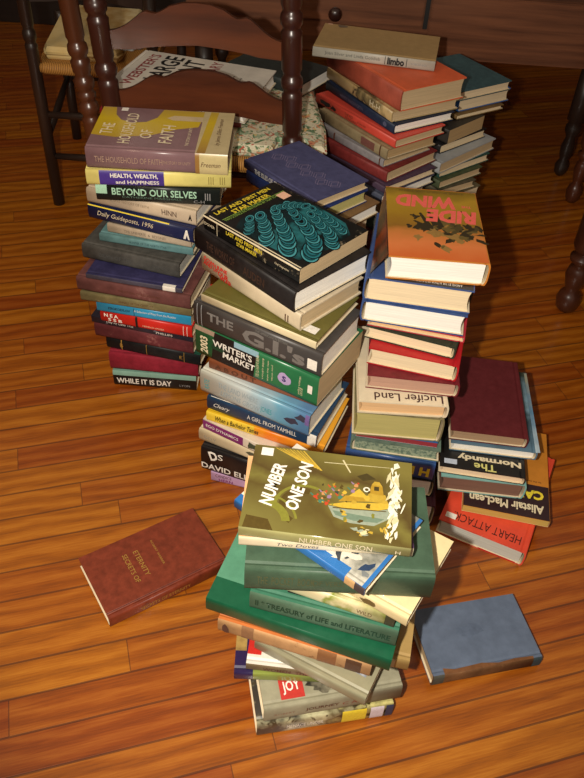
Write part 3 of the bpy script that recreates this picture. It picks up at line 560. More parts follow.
book('S_tan4','old worn tan-spined book with an orange cover under the emerald one',cov=gloss((196,108,48),.5),spine=cloth((190,146,100),.6,.2,30,(120,84,56)),page=PC,group=GS,extras=[P_('front',rect(.16,0,.24,1),ink((150,110,76)),'spine_band'),P_('front',rect(.66,0,.78,1),ink((140,96,60)),'spine_band'),P_('front',rect(.84,.05,.94,.95),ink((84,58,40)),'spine_label'),P_('front',blob(.05,.5,.03,.35,8,.4,4),ink((90,60,50)),'spine_wear')])
em=cloth((18,84,56),.35,.12,60,None,.08,.5)
book('S_emerald','large emerald hardcover with a lighter green cover, halfway up the front stack',cov=cloth((84,140,112),.5,.12,50),spine=em,page=PC,group=GS,extras=[P_('top',rect(0,0,1,.20),em,'cover_band','emerald quarter binding')])
book('S_treasury','green hardcover lettered TREASURY of LIFE and LITERATURE lying on the emerald one',cov=cloth((58,112,88),.45,.15,50),spine=cloth((84,112,90),.5,.18,40),page=PC,group=GS,extras=[T_('front','II * TREASURY of LIFE and LITERATURE',.5,.52,.180,.013,0,DKG,bold=.03),P_('top',rect(.24,.10,.40,.24),BK,'cover_panel','black cover panel'),P_('top',rect(.42,.10,.56,.24),BK,'cover_panel','black cover panel'),T_('top','L A',.33,.165,.022,.010,0,ORG,bold=.02),T_('top','V A',.48,.165,.022,.010,0,ORG,bold=.02)])
book('S_pict7','picture-jacketed hardcover with olive leaves on a cream spine above the TREASURY book',cov=print_art('leaf_jacket',[(0,(220,205,160)),(.45,(228,214,172)),(.55,(140,150,60)),(.7,(225,210,165)),(1,(120,130,50))],(1,0,0),(-.09,.09),.5,26),page=PC,group=GS,extras=[P_('front',rect(.93,.05,1,.95),ink((60,60,40)),'spine_band'),T_('front','WILD',.78,.5,.02,.008,0,BRN)])
book('S_cream7','cream hardcover with small lettering, jutting out at the right below the dark green book',cov=gloss((228,208,158),.4),page=PC,group=GS,extras=[T_('top','Robert Q. Lanham',.88,.62,.075,.009,PI/2+.15,ink((120,100,70)),shear=.2),T_('top','The Dramas of',.80,.64,.06,.007,PI/2+.15,ink((120,100,70)),shear=.2),P_('front',blob(.55,.5,.1,.3,10,.4,3),ink((150,120,60)),'spine_picture'),P_('front',blob(.72,.5,.05,.3,10,.4,6),ink((110,90,50)),'spine_picture')])
book('S_green8','very thick dark green cloth hardcover near the top of the front stack',cov=cloth((64,88,68),.5,.18,50,None,.2,.5),page=PC,group=GS,extras=[T_('front','THE  POCKET  BOOK',.22,.52,.07,.016,0,ink((88,92,60))),T_('front','OF VERSE',.45,.52,.04,.010,0,ink((84,88,58)))])
book('S_blue9','blue-spined picture book lying slantwise near the top of the front stack',cov=print_art('sailor_print',[(0,(220,215,200)),(.4,(200,196,180)),(.5,(70,80,84)),(.6,(225,220,205)),(1,(120,120,110))],(1,.2,0),(-.1,.1),.5,38),spine=gloss((42,104,168),.4),page=PC,group=GS,extras=[P_('top',rect(0,0,.86,.10),gloss((42,104,168),.4),'cover_band','blue cover hinge'),P_('top',rect(.975,0,1,1),gloss((42,104,168),.4),'cover_band','blue cover edge'),P_('top',blob(.62,.24,.055,.09,12,.25,4),RED,'cover_picture','red figure on the cover'),P_('top',[(blob(random.Random(i).uniform(.55,.95),random.Random(i+9).uniform(.12,.95),random.Random(i+4).uniform(.008,.03),random.Random(i+6).uniform(.03,.12),9,.45,i,random.Random(i+2).uniform(-1,1)),i%5) for i in range(44)],[ink((54,62,70)),ink((236,232,222)),ink((120,124,124)),ink((40,60,90)),ink((214,206,190))],'cover_picture','black and white figures on the cover'),P_('front',rect(.86,0,.93,1),ink((200,160,110)),'spine_band'),P_('front',rect(.93,0,1,1),ink((70,60,60)),'spine_band')])
book('S_peach10','thin peach book with a cream spine, second from top of the front stack',cov=gloss((222,170,120),.45),spine=gloss((226,212,180),.45),page=PE,group=GS,extras=[P_('top',rect(.5,.9,.78,1),ORG,'cover_band'),P_('top',rect(.78,.0,1,1),ink((104,72,110)),'cover_band','purple cover band'),T_('front','Two Doves',.34,.5,.05,.006,0,ink((80,70,90)),shear=.2)])
sa=print_art('olive_jacket',[(0,(112,104,52)),(.35,(88,74,34)),(.5,(114,106,50)),(.62,(82,66,32)),(.8,(104,94,44)),(1,(120,110,52))],(.25,1,0),(-.08,.08),.45,12,rough=.14)
def arc(cx,cy,r0,r1,a0,a1,n=16,k=1.45): return [(cx+r1*math.cos(a0+(a1-a0)*i/n),cy+r1*k*math.sin(a0+(a1-a0)*i/n)) for i in range(n+1)]+[(cx+r0*math.cos(a0+(a1-a0)*i/n),cy+r0*k*math.sin(a0+(a1-a0)*i/n)) for i in range(n,-1,-1)]
SM=[ink(c,.15) for c in ((128,126,48),(84,68,28),(188,156,56),(206,172,60),(150,160,140),(112,132,112),(240,236,214),(214,204,160),(176,140,44),(70,60,30))]
SP=[(arc(.36,.30,.165,.185,1.0,3.3),0),(arc(.36,.30,.11,.155,1.4,4.2),1),(arc(.12,.10,.12,.17,.1,1.6),0),(arc(.12,.10,.20,.215,.2,1.6),0),([(.02,.0),(.2,.0),(.16,.12),(.03,.14)],1)]
for k in range(9): SP.append(([(.13+.022*k,.985),(.140+.022*k,.985),(.30+.018*k,.86-.012*k),(.285+.018*k,.86-.012*k)],2 if k%2 else 3))
SP+=[([(.5,.36),(.54,.24),(.64,.19),(.78,.19),(.88,.30),(.87,.40),(.78,.36),(.62,.34)],4),([(.53,.31),(.55,.26),(.66,.22),(.80,.23),(.84,.28),(.70,.29)],5),([(.5,.37),(.62,.345),(.80,.37),(.87,.41),(.86,.47),(.72,.44),(.60,.42)],3),
 ([(.53,.335),(.85,.365),(.85,.375),(.53,.347)],1),([(.56,.42),(.74,.46),(.72,.52),(.60,.50)],8),([(.62,.5),(.68,.60),(.74,.5)],3),([(.72,.46),(.86,.46),(.84,.56),(.74,.56)],2),([(.74,.56),(.83,.55),(.82,.66),(.755,.67)],8),([(.77,.60),(.80,.60),(.80,.65),(.77,.65)],9),([(.755,.67),(.82,.66),(.80,.71),(.77,.71)],2),
 (arc(.725,.60,.012,.021,0,6.28),6),([(.45,.87),(.86,.90),(.86,.905),(.45,.878)],7),([(.56,.93),(.615,.78),(.622,.785),(.57,.935)],7),([(.66,.75),(.70,.70),(.78,.74),(.72,.80)],9)]
rs=random.Random(5)
for i in range(26):
    a_=rs.uniform(.44,.90); SP.append((blob(a_,rs.uniform(.16,.62),rs.uniform(.006,.02),rs.uniform(.008,.03),7,.5,i),rs.choice([0,1,2,8,9,3,1])))
for i in range(60):
    q_=rs.gauss(0,1); cu=.895+.012*q_+rs.uniform(-.025,.025); cv=min(.93,max(.08,.52+.2*rs.gauss(0,1)))
    SP.append((blob(cu,cv,rs.uniform(.004,.018),rs.uniform(.02,.07),7,.5,i+100,rs.uniform(-.4,.4)),rs.choice([6,6,7,6,4])))
for i in range(12): SP.append((blob(.72+.03*rs.gauss(0,1),.12+.02*rs.gauss(0,1),rs.uniform(.008,.03),rs.uniform(.006,.02),7,.5,i+200,rs.uniform(-.4,.4)),rs.choice([7,2,0,4])))
for i in range(10): SP.append((blob(.86+.02*rs.gauss(0,1),.16+.06*rs.gauss(0,1),rs.uniform(.004,.012),rs.uniform(.02,.05),7,.5,i+300,rs.uniform(-.3,.3)),rs.choice([7,6,2])))
FM=[ink(c,.2) for c in ((190,70,40),(70,120,100),(200,140,90),(150,120,150),(90,110,90),(60,70,60))]
FP=[]
for i,(a_,b_) in enumerate([(.42,.44),(.45,.40),(.47,.49),(.50,.46),(.52,.56),(.545,.52),(.49,.38),(.57,.47),(.66,.63),(.64,.56)]):
    FP+=[(blob(a_,b_,.014,.022,8,.3,i+3),[0,1,2,3,4,5][i%6]),(blob(a_+.012,b_+.03,.007,.012,8,.2,i+33),2 if i%2 else 0),([(a_-.02,b_+.01),(a_-.035,b_+.04),(a_-.03,b_+.045),(a_-.01,b_+.02)],[1,0,3][i%3])]
SN=[P_('top',rect(.0,.0,1,1),sa,'jacket_picture','olive jacket picture'),P_('top',SP,SM,'jacket_painting','painted lifeboat and white splash'),P_('top',FP,FM,'jacket_figures','small figures in a boat'),
 T_('top','NUMBER',.155,.53,.068,.017,PI/2-.16,WH,bold=.03,shear=.15),T_('top','ONE SON',.315,.55,.078,.017,PI/2-.16,WH,bold=.03,shear=.15),sticker(.085,.92,.075,.1)]
book('S_son','glossy olive book titled NUMBER ONE SON with a boat, top of front stack',style='jacket',cov=gloss((150,146,96),.2),page=PC,group=GS,extras=SN+[T_('front','NUMBER ONE SON',.57,.5,.085,.009,0,CRM),T_('front','H',.93,.5,.006,.006,0,CRM)])
# ------------------------------------------------------------------ floor books
book('F_brown','large mottled chestnut hardcover lying alone on the floor at the left',cov=cloth((118,48,26),.42,.3,70,None,.2,.5),page=PC,extras=[T_('top','SECRETS OF',.32,.52,.062,.0085,-PI/2-.0,GOLD),T_('top','ETERNITY',.41,.53,.055,.0085,-PI/2,GOLD),T_('top','ROBERT WEBBER',.56,.58,.055,.0035,-PI/2,GOLD),T_('front','SECRETS OF ETERNITY',.46,.5,.09,.008,0,GOLD),P_('top',rect(0,.065,1,.072),ink((70,26,16)),'cover_hinge')])
book('G_blue','faded slate blue hardcover with a worn brown spine, alone on the floor',cov=cloth((92,104,124),.7,.15,40,None,.2),spine=cloth((104,70,40),.7,.35,30,(140,104,66)),page=PT,extras=[P_('front',rect(.92,0,1,1),cloth((50,66,72),.7),'spine_end','blue spine end'),P_('front',rect(0,0,.10,1),cloth((78,80,72),.7),'spine_end','greyish spine end'),P_('top',[(.1,0),(.92,0),(.92,.035),(.75,.05),(.6,.03),(.45,.07),(.2,.05),(.1,.09)],cloth((112,72,40),.7,.3),'spine_wear','worn brown strip along the spine'),P_('top',blob(.46,.55,.11,.10,20,.25,5),cloth((86,98,118),.7),'cover_stamp')])
# ------------------------------------------------------------------ stack with the blue patterned book
book('P_p3','brown paper-covered book with white pages, third from the top under the blue patterned book',cov=gloss((122,92,58),.5),page=PW,group=GP)
book('P_p2','bright blue hardcover with yellowish pages right under the blue patterned book',cov=cloth((38,56,110),.5),page=PY,group=GP)
zz=[]
for k in range(8):
    u=.13+k*.105; v=.48+(.05 if k%2 else -.05); w_=.055; h_=.10
    for s in (0,.03):
        q=[(u-w_+s,v),(u+s,v+h_),(u+w_+s,v),(u+s,v-h_)]; inn=[(u-w_*.88+s,v),(u+s,v+h_*.88),(u+w_*.88+s,v),(u+s,v-h_*.88)]
        zz.append(P_('top',q+[q[0]]+[inn[0]]+inn[::-1][:4],ink((128,118,150)),'stamped_diamond'))
book('P_pat','blue-violet cloth hardcover stamped with a row of pale linked diamonds',cov=cloth((70,72,108),.5,.2,60),page=PT,group=GP,extras=zz+[T_('front','THE ISLES OF GREECE',.4,.5,.09,.010,0,SIL,bold=.02)])
# ------------------------------------------------------------------ back stack with the grey book
book('B_b10','thin slate hardcover with white pages, lowest one in view in the back stack',cov=cloth((72,78,96),.6),page=PW,group=GB)
book('B_b9','dull purple hardcover with cream pages under the dark red one in the back stack',cov=cloth((74,56,76),.6),page=PC,group=GB)
book('B_b8','dark red cloth hardcover with a wide spine in the lower part of the back stack',cov=cloth((124,44,42),.5,.25,50),page=PT,group=GB)
book('B_b7','thin grey-blue hardcover lying on the dark red one in the back stack',cov=cloth((136,132,134),.6,.2,50),page=PT,group=GB,extras=[P_('front',rect(.25,0,.27,1),BRN,'spine_rule'),P_('front',rect(.94,0,.955,1),BRN,'spine_rule')])
book('B_b6','khaki cloth hardcover with a brown title patch between the grey-blue and the coral one',cov=cloth((142,126,94),.65,.25,40),page=PB,group=GB,extras=[P_('front',rect(.64,.15,.83,.85),ink((128,84,76)),'spine_label'),P_('front',rect(.9,0,.915,1),BRN,'spine_rule'),P_('front',rect(.11,0,.12,1),ink((100,86,60)),'spine_rule')])
book('B_b5','coral red jacketed hardcover with a black emblem at the left end of its spine',cov=gloss((206,72,56),.45),page=PT,group=GB,extras=[P_('front',blob(.15,.5,.07,.33,14,.4,4),BK,'spine_emblem'),P_('front',blob(.24,.45,.035,.25,10,.4,9),BK,'spine_emblem'),T_('front','THE RED',.44,.66,.03,.006,0,BRN),T_('front','MANDARIN',.47,.3,.04,.006,0,BRN),T_('front','JOHN GEE',.6,.45,.03,.005,0,BRN)])
book('B_b4','navy blue hardcover with white pages under the one in a torn picture jacket',cov=cloth((30,42,66),.5),page=PW,group=GB,extras=[T_('front','HENRY WADSWORTH',.4,.5,.09,.007,0,ink((90,90,110))),P_('front',blob(.88,.5,.025,.25,10,.1,9),ink((90,100,130)),'spine_emblem')])
book('B_b3','hardcover in a torn and flaking black and tan jacket beneath the thick orange-red one',cov=print_art('flaking_jacket',[(0,(200,176,128)),(.45,(176,150,104)),(.5,(60,52,40)),(.7,(120,104,70)),(1,(190,164,116))],(1,0,0),(-.12,.12),.6,42),page=PT,group=GB,extras=[T_('front','H-H',.76,.5,.04,.013,0,CRM,bold=.02)])
book('B_b2','very thick orange-red hardcover just under the grey-spined book on the back stack',cov=gloss((214,96,56),.5),spine=cloth((160,74,54),.6,.2,30),page=PT,group=GB)
book('B_limbo','tan hardcover with a grey spine lettered limbo, top of the back stack',cov=cloth((168,138,92),.6,.08,60),spine=gloss((182,178,164),.45),page=PT,group=GB,extras=[T_('front','Joan Silver and Linda Gottlieb',.33,.52,.125,.009,0,ink((90,90,86))),T_('front','limbo',.685,.5,.038,.016,0,BK,bold=.05),P_('front',rect(.595,.12,.6,.9),BK,'spine_rule'),P_('front',rect(.77,.12,.775,.9),BK,'spine_rule'),T_('front','VIKING',.87,.5,.035,.004,0,GREY),sticker(.05,.97,.04,.04,c=(235,190,160)),P_('top',blob(.16,.93,.05,.05,10,.2,3),ink((110,92,76)),'cover_stain')])
# ------------------------------------------------------------------ back stack under the teal book
book('T_t9','cream-paged hardcover, lowest one in view under the teal book at the back right','L',cov=cloth((90,84,66),.6),page=PT,group=GT)
book('T_t8','hardcover with an olive board and tan pages in the back right stack','L',cov=cloth((76,86,58),.6),page=PT,group=GT)
book('T_t7','green-spined hardcover with cream pages beneath the white-spined one','L',cov=cloth((46,84,74),.6),page=PC,group=GT)
book('T_t6','white and grey book with a rounded lined spine in the back right stack','L',cov=gloss((172,176,178),.4),page=PT,group=GT,extras=[P_('left',rect(.9,.1,.92,.9),GREY,'spine_rule'),P_('left',rect(.94,.1,.96,.9),GREY,'spine_rule')])
book('T_t5','black hardcover with pale pages lying on the white and grey one at the back right','L',cov=gloss((24,22,24),.4),page=PC,group=GT)
book('T_t4','brown-paged paperback with a curled black corner in the middle of the back right stack','L',style='paper',cov=gloss((50,44,38),.5),page=PB,group=GT)
book('T_t3','thin brown hardcover with cream pages under the bright blue one at the back right','L',cov=cloth((120,92,50),.6),page=PC,group=GT)
book('T_t2','bright blue hardcover with cream pages second from the top of the back right stack','L',cov=gloss((50,104,176),.4),page=PC,group=GT)
book('T_t1','dark teal cloth hardcover on top of the back right stack','L',cov=cloth((56,86,92),.6,.2,70),page=PC,group=GT)
# books low in the stacks, behind the front ones
hid=[('P',.01,1.375,-.73,.20,.128,.38,8,[(96,70,50),(60,64,84),(120,110,90),(90,40,40),(44,60,54),(130,120,70),(70,70,74),(110,84,60)],'blue patterned',GP),
     ('B',.155,1.70,-.78,.215,.15,.29,6,[(70,50,40),(44,54,74),(110,100,84),(84,36,34),(52,70,60),(120,96,60)],'dark red',GB),
     ('T',.335,1.88,.66,.14,.20,.20,4,[(90,80,60),(58,40,44),(60,72,90),(112,100,72)],'lowest cream-paged',GT)]
ordn=['on the floor','second from the floor','third from the floor','fourth from the floor','fifth from the floor','sixth from the floor','seventh from the floor','eighth from the floor']
CN={'P':['brown','slate','stone','dark red','dark green','mustard','grey','tan'],'B':['brown','navy','stone','dark red','green','ochre'],'T':['khaki','wine','slate blue','straw']}
for k,x,y,ya,w,D,H_,n,cs,wh,g in hid:
    for i in range(n):
        h=H_/n
        book(k+'h%d'%i,'%s clothbound book %s, in the stack under the %s book'%(CN[k][i],ordn[i],{'P':'blue patterned','B':'grey-spined','T':'teal'}[k]),'F' if k!='T' else 'L',cov=cloth(cs[i],.65),page=PC,group=g,pose=(x+.004*math.sin(i*2),y+.003*math.cos(i*3),i*h,ya+.02*math.sin(i*5),w,D,h))
# ------------------------------------------------------------------ books on the chair seat
book('Q_redseat','wide thin red-backed book under the large white dictionary on the chair',cov=gloss((130,24,34),.4),page=PW,pose=(-.303,1.715,.412,-.03,.31,.19,.019),extras=[])
WR=ink((150,60,60)); 
book('Q_webster',"large white large-print dictionary lying on the seat of the ladder-back chair",kind='dictionary',cov=gloss((214,208,196),.4),spine=gloss((96,130,120),.4),side='L',page=PW,pose=WEBPOSE,extras=[
 T_('top',"WEBSTER'S",.12,.52,.19,.026,PI/2,WR,bold=.02),T_('top','LARGE',.265,.62,.15,.046,PI/2,BK,bold=.02),T_('top','PRINT',.43,.62,.14,.046,PI/2,BK,bold=.02),T_('top','DICTIONARY',.585,.56,.19,.028,PI/2,WR,bold=.01),P_('top',rect(.68,.42,.73,.62),ink((50,80,90)),'cover_label'),
 T_('top','40,000 entries',.76,.5,.09,.006,PI/2,BK),T_('top','easy to read',.82,.5,.08,.006,PI/2,BK),T_('top','type',.88,.5,.05,.006,PI/2,BK)])
book('Q_darkseat','dark green-black hardcover with white pages on the far right of the chair seat',cov=cloth((38,46,44),.5),page=PW,pose=(-.085,1.915,.412,-.52,.215,.134,.032))
# ------------------------------------------------------------------ the room
def floor_mat():
    m=bpy.data.materials.new('oak_boards'); nt,N,L,B=nodes(m)
    A=0.317
    tc=N.new('ShaderNodeTexCoord')
    def dot(v):
        d=N.new('ShaderNodeVectorMath'); d.operation='DOT_PRODUCT'; d.inputs[1].default_value=v; L.new(tc.outputs['Object'],d.inputs[0]); return d.outputs['Value']
    def mth(op,a,b=None,c=None):
        n=N.new('ShaderNodeMath'); n.operation=op
        for i,x in enumerate((a,b,c)):
            if x is None: continue
            if isinstance(x,(int,float)): n.inputs[i].default_value=x
            else: L.new(x,n.inputs[i])
        return n.outputs[0]
    u=dot((math.cos(A),math.sin(A),0)); v=dot((-math.sin(A),math.cos(A),0))
    vv=mth('DIVIDE',mth('SUBTRACT',v,.3748),.0575)
    row=mth('FLOOR',vv); fv=mth('FRACT',vv)
    wn=N.new('ShaderNodeTexWhiteNoise'); wn.noise_dimensions='1D'; L.new(row,wn.inputs['W'])
    uu=mth('DIVIDE',mth('ADD',u,mth('MULTIPLY',wn.outputs['Value'],7.3)),.62)
    col=mth('FLOOR',uu); fu=mth('FRACT',uu)
    cb=N.new('ShaderNodeCombineXYZ'); L.new(row,cb.inputs[0]); L.new(col,cb.inputs[1])
    wn2=N.new('ShaderNodeTexWhiteNoise'); wn2.noise_dimensions='2D'; L.new(cb.outputs[0],wn2.inputs['Vector'])
    # grain
    g=N.new('ShaderNodeCombineXYZ'); L.new(mth('ADD',mth('MULTIPLY',u,3.2),mth('MULTIPLY',wn2.outputs['Value'],40.)),g.inputs[0]); L.new(mth('MULTIPLY',v,9.),g.inputs[1]); L.new(mth('MULTIPLY',wn2.outputs['Value'],17.),g.inputs[2])
    w=N.new('ShaderNodeTexWave'); w.wave_type='BANDS'; w.bands_direction='Y'; w.inputs['Scale'].default_value=1.1; w.inputs['Distortion'].default_value=9.; w.inputs['Detail'].default_value=3; w.inputs['Detail Scale'].default_value=.7; w.inputs['Detail Roughness'].default_value=.6
    L.new(g.outputs[0],w.inputs['Vector'])
    n=N.new('ShaderNodeTexNoise'); n.inputs['Scale'].default_value=1.; n.inputs['Detail'].default_value=7; n.inputs['Roughness'].default_value=.7
    g2=N.new('ShaderNodeCombineXYZ'); L.new(mth('MULTIPLY',u,16.),g2.inputs[0]); L.new(mth('MULTIPLY',v,380.),g2.inputs[1]); L.new(wn2.outputs['Value'],g2.inputs[2]); L.new(g2.outputs[0],n.inputs['Vector'])
    gr=mth('ADD',mth('MULTIPLY',w.outputs['Fac'],.24),mth('MULTIPLY',n.outputs['Fac'],.80))
    r=ramp(N,[(.22,lin((112,58,22))),(.5,lin((152,84,32))),(.8,lin((180,112,48)))]); L.new(gr,r.inputs['Fac'])
    hs=N.new('ShaderNodeHueSaturation'); hs.inputs['Saturation'].default_value=1.04; L.new(r.outputs['Color'],hs.inputs['Color'])
    L.new(mth('ADD',mth('MULTIPLY',wn2.outputs['Value'],.34),.80),hs.inputs['Value'])
    L.new(mth('ADD',mth('MULTIPLY',wn2.outputs['Value'],.018),.489),hs.inputs['Hue'])
    # joints
    ev=mth('MINIMUM',fv,mth('SUBTRACT',1.,fv)); eu=mth('MINIMUM',fu,mth('SUBTRACT',1.,fu))
    jv=mth('LESS_THAN',ev,.03); ju=mth('LESS_THAN',eu,.0013); j=mth('MAXIMUM',jv,ju)
    mx=N.new('ShaderNodeMix'); mx.data_type='RGBA'; L.new(mth('MULTIPLY',j,.62),mx.inputs[0]); L.new(hs.outputs['Color'],mx.inputs[6]); mx.inputs[7].default_value=lin((52,26,16))
    L.new(mx.outputs[2],B.inputs['Base Color'])
    B.inputs['Roughness'].default_value=.36; B.inputs['Coat Weight'].default_value=.35; B.inputs['Coat Roughness'].default_value=.16
    bp=N.new('ShaderNodeBump'); bp.inputs['Strength'].default_value=.25; bp.inputs['Distance'].default_value=.001
    L.new(mth('SUBTRACT',mth('MULTIPLY',n.outputs['Fac'],.25),j),bp.inputs['Height']); L.new(bp.outputs['Normal'],B.inputs['Normal'])
    return m
def struct(name,bm,m):
    o=obj(name,bm,m); o['kind']='structure'; return o
bm=bmesh.new(); add_box(bm,-2.6,2.6,-1.5,3.4,-.03,0); struct('floor',bm,floor_mat())
wm=cloth((92,84,74),.8,.08,5)
bm=bmesh.new(); add_box(bm,-2.6,2.6,3.4,3.46,-.03,2.5); struct('wall_back',bm,wm)
bm=bmesh.new(); add_box(bm,-2.66,-2.6,-1.5,3.46,-.03,2.5); struct('wall_left',bm,wm)
bm=bmesh.new(); add_box(bm,2.6,2.66,-1.5,3.46,-.03,2.5); struct('wall_right',bm,wm)
bm=bmesh.new(); add_box(bm,-2.6,2.6,3.38,3.4,0,.30,.004); struct('baseboard_back',bm,wood('dark_trim',(26,18,16),(40,28,24),.5))
# ------------------------------------------------------------------ turned wood furniture
WD=wood('cherry_dark',(34,18,14),(64,32,24),.3,8,(1,1,.35),.25)
WS=wood('cherry_slat',(58,26,14),(100,50,26),.3,7,(.35,1,3),.4)
WB=wood('brown_post',(64,34,20),(96,52,30),.32,8,(1,1,.35),.4)
WK=wood('dark_old',(26,20,18),(54,38,30),.4,8,(1,1,.35),.2)
def ring_prof(r,H_,rings,foot=True):
    """profile (t,r) of a turned post of height H_ with rings at the given heights"""
    P=[(0,r*.62),(.012/H_,r*.75)] if foot else [(0,r)]
    if foot: P+=[(.05/H_,r*.95),(.09/H_,r*.85)]
    for z in rings:
        for dz,k in ((-.030,1.0),(-.022,1.04),(-.017,.86),(-.012,.84),(-.007,1.03),(.002,1.10),(.011,1.03),(.016,.84),(.022,.86),(.028,1.0)):
            P.append(((z+dz)/H_,r*k))
    P.append((.985,r*.95)); P.append((1,r*.7))
    return sorted(P)
def slat(bm,p0,p1,za,zb,ca,cb,th=.010,bow=.018):
    """shaped ladder-back slat between two posts; za..zb at the ends, ca..cb in the middle"""
    p0=Vector(p0);p1=Vector(p1); n=40
    def top(s): 
        a=abs(s)
        pts=[(0,1),(.15,.97),(.3,.84),(.42,.62),(.47,.58),(.54,.66),(.58,.66),(.66,.48),(.78,.2),(.88,.05),(1,0)]
        for (x0,y0),(x1,y1) in zip(pts,pts[1:]):
            if a<=x1+1e-9: return y0+(y1-y0)*(a-x0)/(x1-x0)
        return 0
    d=(p1-p0); nn=Vector((-d.y,d.x,0)).normalized()
    F=[];Bk=[]
    for i in range(n+1):
        s=-1+2*i/n; t=(s+1)/2; b=p0+d*t+nn*bow*(1-s*s)
        zt=zb+(cb-zb)*top(s); zl=za+(ca-za)*max(0,(1-abs(s)*1.5))**.6 if abs(s)<.66 else za
        F.append([bm.verts.new((b.x,b.y,zl)),bm.verts.new((b.x,b.y,zt))]); q=b+nn*th
        Bk.append([bm.verts.new((q.x,q.y,zl)),bm.verts.new((q.x,q.y,zt))])
    for i in range(n):
        bm.faces.new((F[i][0],F[i+1][0],F[i+1][1],F[i][1])); bm.faces.new((Bk[i][0],Bk[i][1],Bk[i+1][1],Bk[i+1][0]))
        bm.faces.new((F[i][1],F[i+1][1],Bk[i+1][1],Bk[i][1])); bm.faces.new((F[i][0],Bk[i][0],Bk[i+1][0],F[i+1][0]))
    bm.faces.new((F[0][0],F[0][1],Bk[0][1],Bk[0][0])); bm.faces.new((F[-1][0],Bk[-1][0],Bk[-1][1],F[-1][1]))
def rush_mat():
    m=bpy.data.materials.new('rush'); nt,N,L,B=nodes(m)
    tc=N.new('ShaderNodeTexCoord'); w=N.new('ShaderNodeTexWave'); w.inputs['Scale'].default_value=70; w.inputs['Distortion'].default_value=1.5; L.new(tc.outputs['Object'],w.inputs['Vector'])
    r=ramp(N,[(0,lin((120,74,26))),(1,lin((205,150,72)))]); L.new(w.outputs['Fac'],r.inputs['Fac']); L.new(r.outputs['Color'],B.inputs['Base Color']); B.inputs['Roughness'].default_value=.6
    bp=N.new('ShaderNodeBump'); bp.inputs['Strength'].default_value=.5; bp.inputs['Distance'].default_value=.002; L.new(w.outputs['Fac'],bp.inputs['Height']); L.new(bp.outputs['Normal'],B.inputs['Normal'])
    return m
RUSH=rush_mat()
# ladder-back chair seen from behind, between the left stack and the desk
def lean(x0,z,k=.055): return x0-k*(z-.5)
CY=1.545
ch=thing('ladder_back_chair','dark cherry ladder-back chair seen from behind, books piled on its flowered seat cushion','chair',(-.22,1.72,0))
def loc(p): return (p[0]+.22,p[1]-1.72,p[2])
XL,XR=-.413,-.040
for x0 in (XL,XR):
    bm=bmesh.new(); add_lathe(bm,ring_prof(.0205,.95,(.30,.42,.545,.665,.80,.90)),loc((lean(x0,0),CY,0)),loc((lean(x0,.95),CY,.95)),22)
    obj('back_post',bm,WD,ch,True)
fx=[(-.44,1.875),(-.012,1.865)]
for x0,y0 in fx:
    bm=bmesh.new(); add_lathe(bm,ring_prof(.017,.375,(.12,.27)),loc((x0,y0,0)),loc((x0,y0,.375)),18); obj('front_leg',bm,WD,ch,True)
for za,zb,ca,cb in ((.458,.506,.468,.552),(.588,.622,.600,.678),(.72,.77,.73,.83)):
    bm=bmesh.new(); zc=(za+zb)/2; slat(bm,loc((lean(XL,zc)+.012,CY-.004,0)),loc((lean(XR,zc)-.012,CY-.004,0)),za,zb,ca,cb); obj('slat',bm,WS,ch)
for a,b in (((lean(XL,.15),CY,.15),(lean(XR,.15),CY,.15)),((fx[0][0],fx[0][1],.17),(fx[1][0],fx[1][1],.17)),((lean(XL,.12),CY,.12),(fx[0][0],fx[0][1],.12)),((lean(XR,.12),CY,.12),(fx[1][0],fx[1][1],.12)),((lean(XL,.22),CY,.22),(fx[0][0],fx[0][1],.22)),((lean(XR,.22),CY,.22),(fx[1][0],fx[1][1],.22))):
    bm=bmesh.new(); add_lathe(bm,[(0,.007),(.2,.010),(.5,.012),(.8,.010),(1,.007)],loc(a),loc(b),12); obj('stretcher',bm,WD,ch,True)
bm=bmesh.new()
so=[loc((x,y,0))[:2] for x,y in ((-.385,1.53),(-.07,1.53),(-.06,1.55),(-.025,1.572),(.0,1.60),(.0,1.88),(-.455,1.885),(-.43,1.58),(-.40,1.56))]
add_prism(bm,so,.352,.384); obj('seat',bm,RUSH,ch)
bm=bmesh.new(); add_lathe(bm,[(0,.012),(.05,.016),(.95,.016),(1,.012)],loc((-.385,1.528,.372)),loc((-.072,1.528,.372)),14); obj('seat_rail',bm,RUSH,ch,True)
def floral():
    m=bpy.data.materials.new('flowered_cotton'); nt,N,L,B=nodes(m)
    tc=N.new('ShaderNodeTexCoord')
    base=lin((214,206,178)); out=None
    prev=None
    for i,(sc,thr,c,off) in enumerate(((46,.56,(96,124,88),0),(38,.60,(150,170,140),5),(30,.62,(204,140,104),11),(60,.64,(176,90,70),17),(50,.63,(220,190,120),23))):
        mp=N.new('ShaderNodeMapping'); mp.inputs['Location'].default_value=(off,off*.7,0); L.new(tc.outputs['Object'],mp.inputs['Vector'])
        n=N.new('ShaderNodeTexNoise'); n.inputs['Scale'].default_value=sc; n.inputs['Detail'].default_value=2.5; n.inputs['Distortion'].default_value=1.2; L.new(mp.outputs['Vector'],n.inputs['Vector'])
        r=ramp(N,[(thr-.02,(0,0,0,1)),(thr+.02,(1,1,1,1))]); L.new(n.outputs['Fac'],r.inputs['Fac'])
        mx=N.new('ShaderNodeMix'); mx.data_type='RGBA'; L.new(r.outputs['Color'],mx.inputs[0])
        if prev is None: mx.inputs[6].default_value=base
        else: L.new(prev,mx.inputs[6])
        mx.inputs[7].default_value=lin(c); prev=mx.outputs[2]
    L.new(prev,B.inputs['Base Color']); B.inputs['Roughness'].default_value=.85
    return m
FL=floral()
